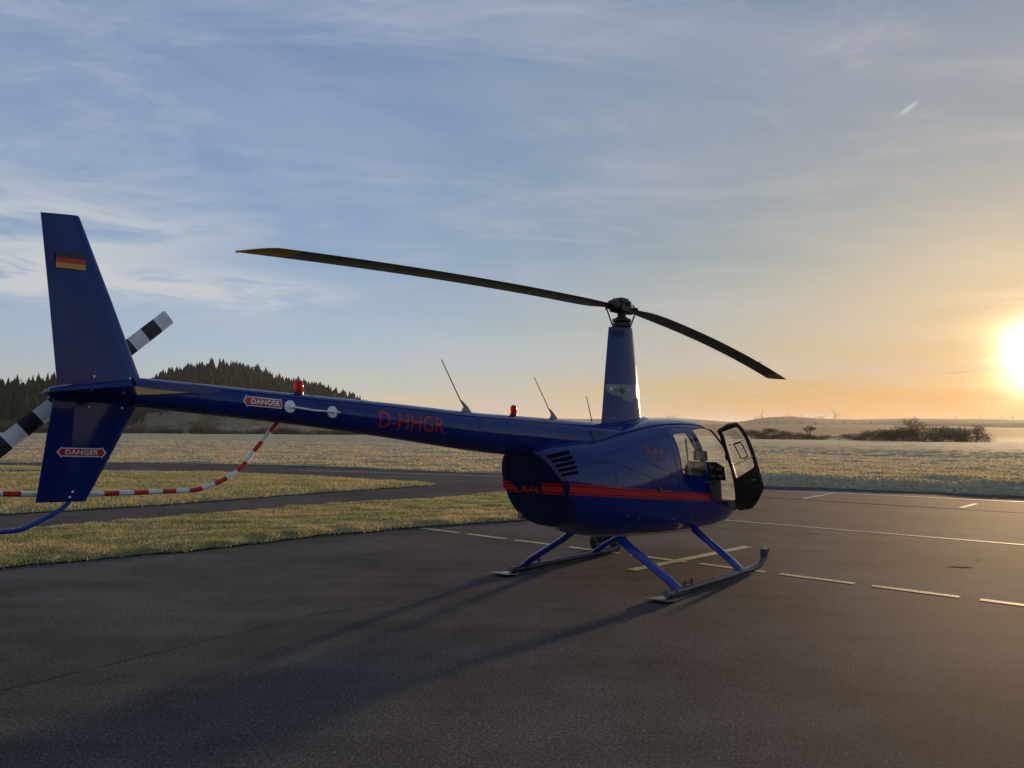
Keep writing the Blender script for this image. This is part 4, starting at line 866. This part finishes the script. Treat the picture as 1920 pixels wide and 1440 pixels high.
# tail skid tube and striped tail rotor guard
def cpath(pts, n=60):
    P = [Vector(p) for p in pts]; L_ = [0]
    for a, b in zip(P, P[1:]): L_.append(L_[-1]+(b-a).length)
    fx = [cr(L_, [p[i] for p in P]) for i in range(3)]; return [Vector((fx[0](t), fx[1](t), fx[2](t))) for t in np.linspace(0, L_[-1], n)], L_[-1]
p_, _l = cpath([(-6.01, 0, 1.30), (-6.025, .0, 1.24), (-6.07, 0, 1.195), (-6.15, 0, 1.15), (-6.30, 0, 1.093), (-6.38, .02, 1.092), (-6.52, .06, 1.12), (-6.66, .10, 1.18)], 40); MB().tube(p_, .0135, 12).build('tail_skid', M_BLUE2, HELI)
p_, _l = cpath([(-4.60, .07, 1.735), (-4.66, .10, 1.64), (-4.735, .12, 1.54), (-4.885, .13, 1.372), (-5.06, .14, 1.287), (-5.20, .15, 1.256), (-5.44, .15, 1.259), (-5.88, .15, 1.267), (-6.35, .15, 1.295), (-6.6, .15, 1.315)], 121)
gd = empty('tail_rotor_guard'); gd.parent = HELI; gd['label'] = 'red and white striped tail rotor guard tube'
nst = 24
for i in range(nst):
    k0, k1 = i*5, (i+1)*5; MB().tube(p_[k0:k1+1], .0165, 12).build('red_band' if i % 2 == 0 else 'white_band', M_RED if i % 2 == 0 else M_WHITE, gd)
# --- mast fairing
def msec(x0, x1, z0, z1, t, n=14):
    """airfoil: x0 trailing, x1 leading; heights z0,z1"""
    pr = [(0, .05), (.15, .38), (.35, .72), (.58, .98), (.75, 1), (.88, .82), (.96, .5), (.99, .25)]; out = []
    for a, b in pr: out.append((x0+(x1-x0)*a, -t*b, z0+(z1-z0)*a))
    out.append((x1, 0, z1))
    for a, b in pr[::-1]: out.append((x0+(x1-x0)*a, t*b, z0+(z1-z0)*a))
    return out
mf = MB().loft([msec(-.43, .385, 1.735, 1.86, .125), msec(-.405, .35, 1.92, 1.98, .12), msec(-.34, .27, 2.45, 2.48, .105), msec(-.275, .165, 2.913, 2.938, .095), msec(-.26, .15, 2.918, 2.942, .085)]).build('mast_fairing', M_BLUE, HELI)
def mast_y(x, z):
    t = (z-1.8)/1.12; x0 = -.43+(-.275+.43)*t; x1 = .385+(.185-.385)*t; a = min(max((x-x0)/(x1-x0), 0), 1); th = .125+(.095-.125)*t
    return th*float(np.interp(a, [0, .15, .35, .58, .75, .88, .96, 1], [.05, .38, .72, .98, 1, .82, .5, 0]))
ms = lambda off: (lambda u, v: Vector((u, -mast_y(u, v)-off, v)))
decal('state_emblem', [[(-.36, 2.243), (.24, 2.25), (.235, 2.10), (.20, 2.095), (.15, 2.09), (.08, 2.085), (.03, 2.055), (-.01, 2.05), (-.04, 2.062), (-.10, 2.058), (-.12, 2.09), (-.18, 2.118), (-.24, 2.118), (-.29, 2.125), (-.33, 2.15), (-.365, 2.16)]], ms(.003), M_DECALGREY, mf, .05, .05)
for nm, lp, mt, o_ in [('emblem_ring', [(-.31, 2.19), (-.295, 2.207), (-.275, 2.207), (-.262, 2.19), (-.275, 2.172), (-.295, 2.172)], M_WHITE, .0045), ('emblem_rotor_line', [(-.28, 2.212), (-.20, 2.206), (-.20, 2.209), (-.28, 2.216)], M_WHITE, .0045),
        ('emblem_rotor_line', [(-.06, 2.192), (.03, 2.182), (.03, 2.186), (-.06, 2.197)], M_WHITE, .0045), ('emblem_rotor_line', [(-.21, 2.203), (-.06, 2.192), (-.06, 2.196), (-.21, 2.208)], M_NAVY, .005),
        ('emblem_helicopter', [(-.255, 2.186), (-.16, 2.172), (-.15, 2.19), (-.13, 2.21), (-.11, 2.19), (-.08, 2.17), (-.085, 2.15), (-.10, 2.13), (-.14, 2.128), (-.155, 2.155), (-.17, 2.162), (-.255, 2.181)], M_NAVY, .005)]:
    decal(nm, [lp], ms(o_), mt, mf, .03, .03)
decal_bm('company_lettering', text_bm('AMS', [(-.385, 1.838), (-.225, 1.838), (-.225, 1.868), (-.385, 1.868)], .02, .3), ms(.003), M_GREYBOX, mf, .05, .05)
decal('company_mark', [[(-.425, 1.838), (-.395, 1.838), (-.375, 1.868), (-.405, 1.868)]], ms(.003), M_REDL, mf)
for i in range(5): decal('vent_slot', [[(-.235+.034*i, 2.81), (-.222+.034*i, 2.81), (-.222+.034*i, 2.885), (-.235+.034*i, 2.885)]], ms(.004), M_SLOT, mf)
MB().loft([msec(-.72, .62, 1.70, 1.80, .30), msec(-.60, .52, 1.755, 1.85, .22), msec(-.47, .43, 1.775, 1.885, .15)]).build('mast_base_cowl', M_BLUE, HELI)
MB().loft([[(x, -wd*math.cos(2*math.pi*k/28), zc_+h_*math.sin(2*math.pi*k/28)) for k in range(28)] for x, wd, zc_, h_ in ((-1.62, .205, 1.618, .207), (-1.35, .235, 1.60, .222), (-.95, .30, 1.585, .225), (-.5, .36, 1.58, .215), (-.1, .36, 1.60, .21))]).build('boom_cowl', M_BLUE, HELI)
decal('intake_grille', [[(-1.02, 1.60), (-.82, 1.60), (-.84, 1.70), (-1.04, 1.70)]], lambda u, v: Vector((u, -(.235+(u+1.35)*.16)*math.sqrt(max(0, 1-((v-1.59)/.225)**2))-.006, v)), M_NAVY, HELI, .04, .02)
# --- rotor head
hub = empty('rotor_hub'); hub.parent = HELI; hub['label'] = 'dark greasy rotor hub with pitch links'
MB().lathe([(.07, 2.9), (.07, 3.06), (.052, 3.065), (.052, 3.2)], (0, 0, 0), (0, 0, 1), 16).build('mast_tube', M_DARKMETAL, hub)
MB().lathe([(.09, 2.935), (.118, 2.945), (.118, 2.985), (.08, 2.995)], (0, 0, 0), (0, 0, 1), 24).build('swashplate', M_DARKMETAL, hub)
MB().lathe([(.085, 0), (.112, .008), (.112, .035), (.07, .05)], (0, 0, 3.0), (.05, 0, 1), 24).build('swashplate', M_DARKMETAL, hub)
BA = math.atan2(0, 1)+.0191; bd = Vector((math.cos(BA), math.sin(BA), 0)); bs = Vector((-bd.y, bd.x, 0)); TEET = .0345
rb = Matrix(((bd.x, bs.x, 0), (bd.y, bs.y, 0), (0, 0, 1)))
h_ = MB()
h_.prism([(-.13, 3.14), (.13, 3.14), (.14, 3.20), (.10, 3.265), (.04, 3.285), (-.05, 3.275), (-.11, 3.24)], lambda a, b, c: tuple(bd*a+bs*c+Vector((0, 0, b))), .05)
h_.prism([(-.13, 3.12), (.13, 3.12), (.13, 3.18), (.09, 3.245), (-.09, 3.245), (-.13, 3.18)], lambda a, b, c: tuple(bd*a+bs*(c+.075)+Vector((0, 0, b))), .03)
h_.prism([(-.13, 3.12), (.13, 3.12), (.13, 3.18), (.09, 3.245), (-.09, 3.245), (-.13, 3.18)], lambda a, b, c: tuple(bd*a+bs*(c-.075)+Vector((0, 0, b))), .03)
h_.tube([bs*-.12+Vector((0, 0, 3.22)), bs*.12+Vector((0, 0, 3.22))], .03, 12); h_.build('teeter_yoke', M_DARKMETAL, hub, bevel=.006)
MB().box((-.02, 0, 3.262), (.15, .13, .045), rb).box((0, 0, 3.285), (.07, .03, .02), rb).tube([(.03, .02, 3.27), (.03, .02, 3.30)], .012, 8).build('hub_bolt', M_DARKMETAL, hub)
for s_ in (-1, 1):
    q = bd*s_; MB().tube([q*.09+Vector((0, 0, 3.19)), q*.16+Vector((0, 0, 3.185)), q*.22+Vector((0, 0, 3.18)), q*.27+Vector((0, 0, 3.175))], [.06, .075, .066, .046], 14).build('pitch_bearing', M_DARKMETAL, hub)
    h0 = q*.15+bs*(-.12)*s_; MB().tube([h0+Vector((0, 0, 3.17)), bs*(-.085)*s_+q*.07+Vector((0, 0, 2.965))], .009, 8).tube([h0+Vector((0, 0, 3.17)), q*.17+Vector((0, 0, 3.18))], .016, 8).lathe([(.016, -.018), (.016, .018)], tuple(h0+Vector((0, 0, 3.165))), (0, 0, 1), 10).build('pitch_link', M_DARKMETAL, hub)
def blade(s_, tipz, curve, pitch):
    q = bd*s_; ld = bs*s_              # leading edge direction (counter-clockwise seen from above)
    secs = []; tips = []; CH = .254
    def sect(r, c0, c1, th, z, tw):
        out = []; pr = [(0, 0), (.12, .55), (.35, 1), (.65, .7), (1, .03)]
        for a, b in pr: c = c0+(c1-c0)*a; out.append((c, th*b))
        for a, b in pr[::-1][:-1]: c = c0+(c1-c0)*a; out.append((c, -th*b*.8))
        return [q*r+ld*(c*math.cos(tw))+Vector((0, 0, z+h0_+c*math.sin(tw))) for c, h0_ in out]
    rs = [.20, .26, .32, .42, .60]+list(np.linspace(.8, 4.74, 26))+[4.78, 4.83, 4.88, 4.92, 4.95, 4.97]
    for r in rs:
        t = r/5.03; z = 3.175+(tipz-3.175)*(curve*t+(1-curve)*t**2.0)
        wf = float(np.interp(r, [.2, .28, .45, .75], [.45, .60, .92, 1])); lead = .075*wf; trail = -(CH*wf-lead)
        if r > 4.76: k = (r-4.76)/.21; lead = lead-(lead-trail-.012)*k**1.9
        th = float(np.interp(r, [.2, .3, .8, 5.03], [.032, .026, .016, .010])); secs.append((r, sect(r, lead, trail, th, z, float(np.interp(r, [.2, .8, 5], pitch)))))
    o = MB().loft([s for r, s in secs if r <= 4.62]).build('rotor_blade', M_BLADE, HELI, True, 50)
    MB().loft([s for r, s in secs if r >= 4.58]).build('blade_tip', M_BTIP, o, True, 50)
    r = 3.72; t = r/5.03; z = 3.175+(tipz-3.175)*(curve*t+(1-curve)*t**2); MB().box(q*r+ld*-.19+Vector((0, 0, z)), (.22, .035, .004), Matrix(((q.x, ld.x, 0), (q.y, ld.y, 0), (0, 0, 1)))).build('trim_tab', M_BLADE, o)
blade(-1, 2.945, .25, [.09, .10, .06]); blade(1, 2.585, .45, [-.02, -.05, -.09])
# --- landing gear
for s_ in (-1, 1):
    yk = 1.035*s_; sk = empty('skid'); sk.parent = HELI
    p_, _l = cpath([(-.80, yk, .06), (-.70, yk, .045), (-.5, yk, .045), (1.20, yk, .045), (1.45, yk, .055), (1.60, yk, .10), (1.68, yk, .16)], 40); MB().tube(p_, .037, 14).build('skid_tube', M_SKID, sk)
    MB().tube([(-.55, yk, .017), (1.35, yk, .017)], .018, 8, flat=(1, .5)).build('wear_shoe', M_STEEL, sk)
    MB().loft([[(1.63, yk-.035, .10), (1.63, yk+.035, .10), (1.63, yk+.035, .245), (1.63, yk-.035, .245)], [(1.645, yk-.035, .10), (1.645, yk+.035, .10), (1.78, yk+.035, .25), (1.78, yk-.035, .25)]]).build('toe_step', M_SKID, sk, bevel=.005)
    MB().loft([[(-1.02, yk-.13, .035), (-1.02, yk+.13, .035), (-1.02, yk+.13, .041), (-1.02, yk-.13, .041)], [(-.85, yk-.13, .012), (-.85, yk+.13, .012), (-.85, yk+.13, .018), (-.85, yk-.13, .018)],
               [(-.62, yk-.09, .006), (-.62, yk+.09, .006), (-.62, yk+.09, .012), (-.62, yk-.09, .012)], [(-.40, yk-.08, .006), (-.40, yk+.08, .006), (-.40, yk+.08, .012), (-.40, yk-.08, .012)]]).build('bear_paw', M_STEEL, sk, bevel=.002)
    MB().tube([(-.42, yk, .08), (-.40, yk, .14)], .010, 8).tube([(-.25, yk, .08), (-.25, yk, .15)], .012, 8).tube([(-.45, yk, .115), (-.22, yk, .105)], .009, 8).build('wheel_bracket', M_DARKMETAL, sk)
    for xa, xb in ((-.55, -.55), (.98, 1.08)):
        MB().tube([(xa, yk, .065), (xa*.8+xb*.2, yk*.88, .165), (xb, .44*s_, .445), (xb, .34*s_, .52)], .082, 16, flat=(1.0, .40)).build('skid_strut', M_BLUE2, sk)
        MB().tube([(xa-.08, yk, .05), (xa+.08, yk, .05)], .040, 14).build('strut_saddle', M_SKID, sk)
# --- ground handling wheels standing by the far skid
gw = empty('ground_handling_cart', tuple(hw(1.55, 1.25)), math.pi/2-PSI); tag(gw, 'small dark two-wheeled ground handling cart beside the skid', 'cart')
for yv in (-.17, .17):
    w_ = MB().lathe([(.05, -.035), (.10, -.04), (.118, -.02), (.118, .02), (.10, .04), (.05, .035)], (0, yv, .118), (0, 1, 0), 22).build('wheel', M_RUBBER, gw); MB().lathe([(.052, -.042), (.052, .042)], (0, yv, .118), (0, 1, 0), 14).build('rim', M_STEEL, w_)
MB().tube([(0, -.2, .118), (0, .2, .118)], .012, 8).build('axle', M_STEEL, gw)
MB().box((-.06, 0, .20), (.28, .22, .12)).tube([(-.2, 0, .2), (-.36, -.05, .15), (-.42, -.05, .25)], .016, 8).tube([(.08, -.1, .2), (.2, -.1, .26), (.3, -.02, .20), (.2, .06, .15)], .014, 8).build('frame', M_DARKMETAL, gw, bevel=.01)
MB().lathe([(.045, 0), (.045, .16), (.03, .17)], (-.08, .02, .26), (1, .2, .1), 12).build('pump', M_DARKMETAL, gw)
MB().tube([(.10, -.08, .19), (.45, -.10, .24), (.70, -.12, .30)], .011, 8).build('handle_bar', M_STEEL, gw)
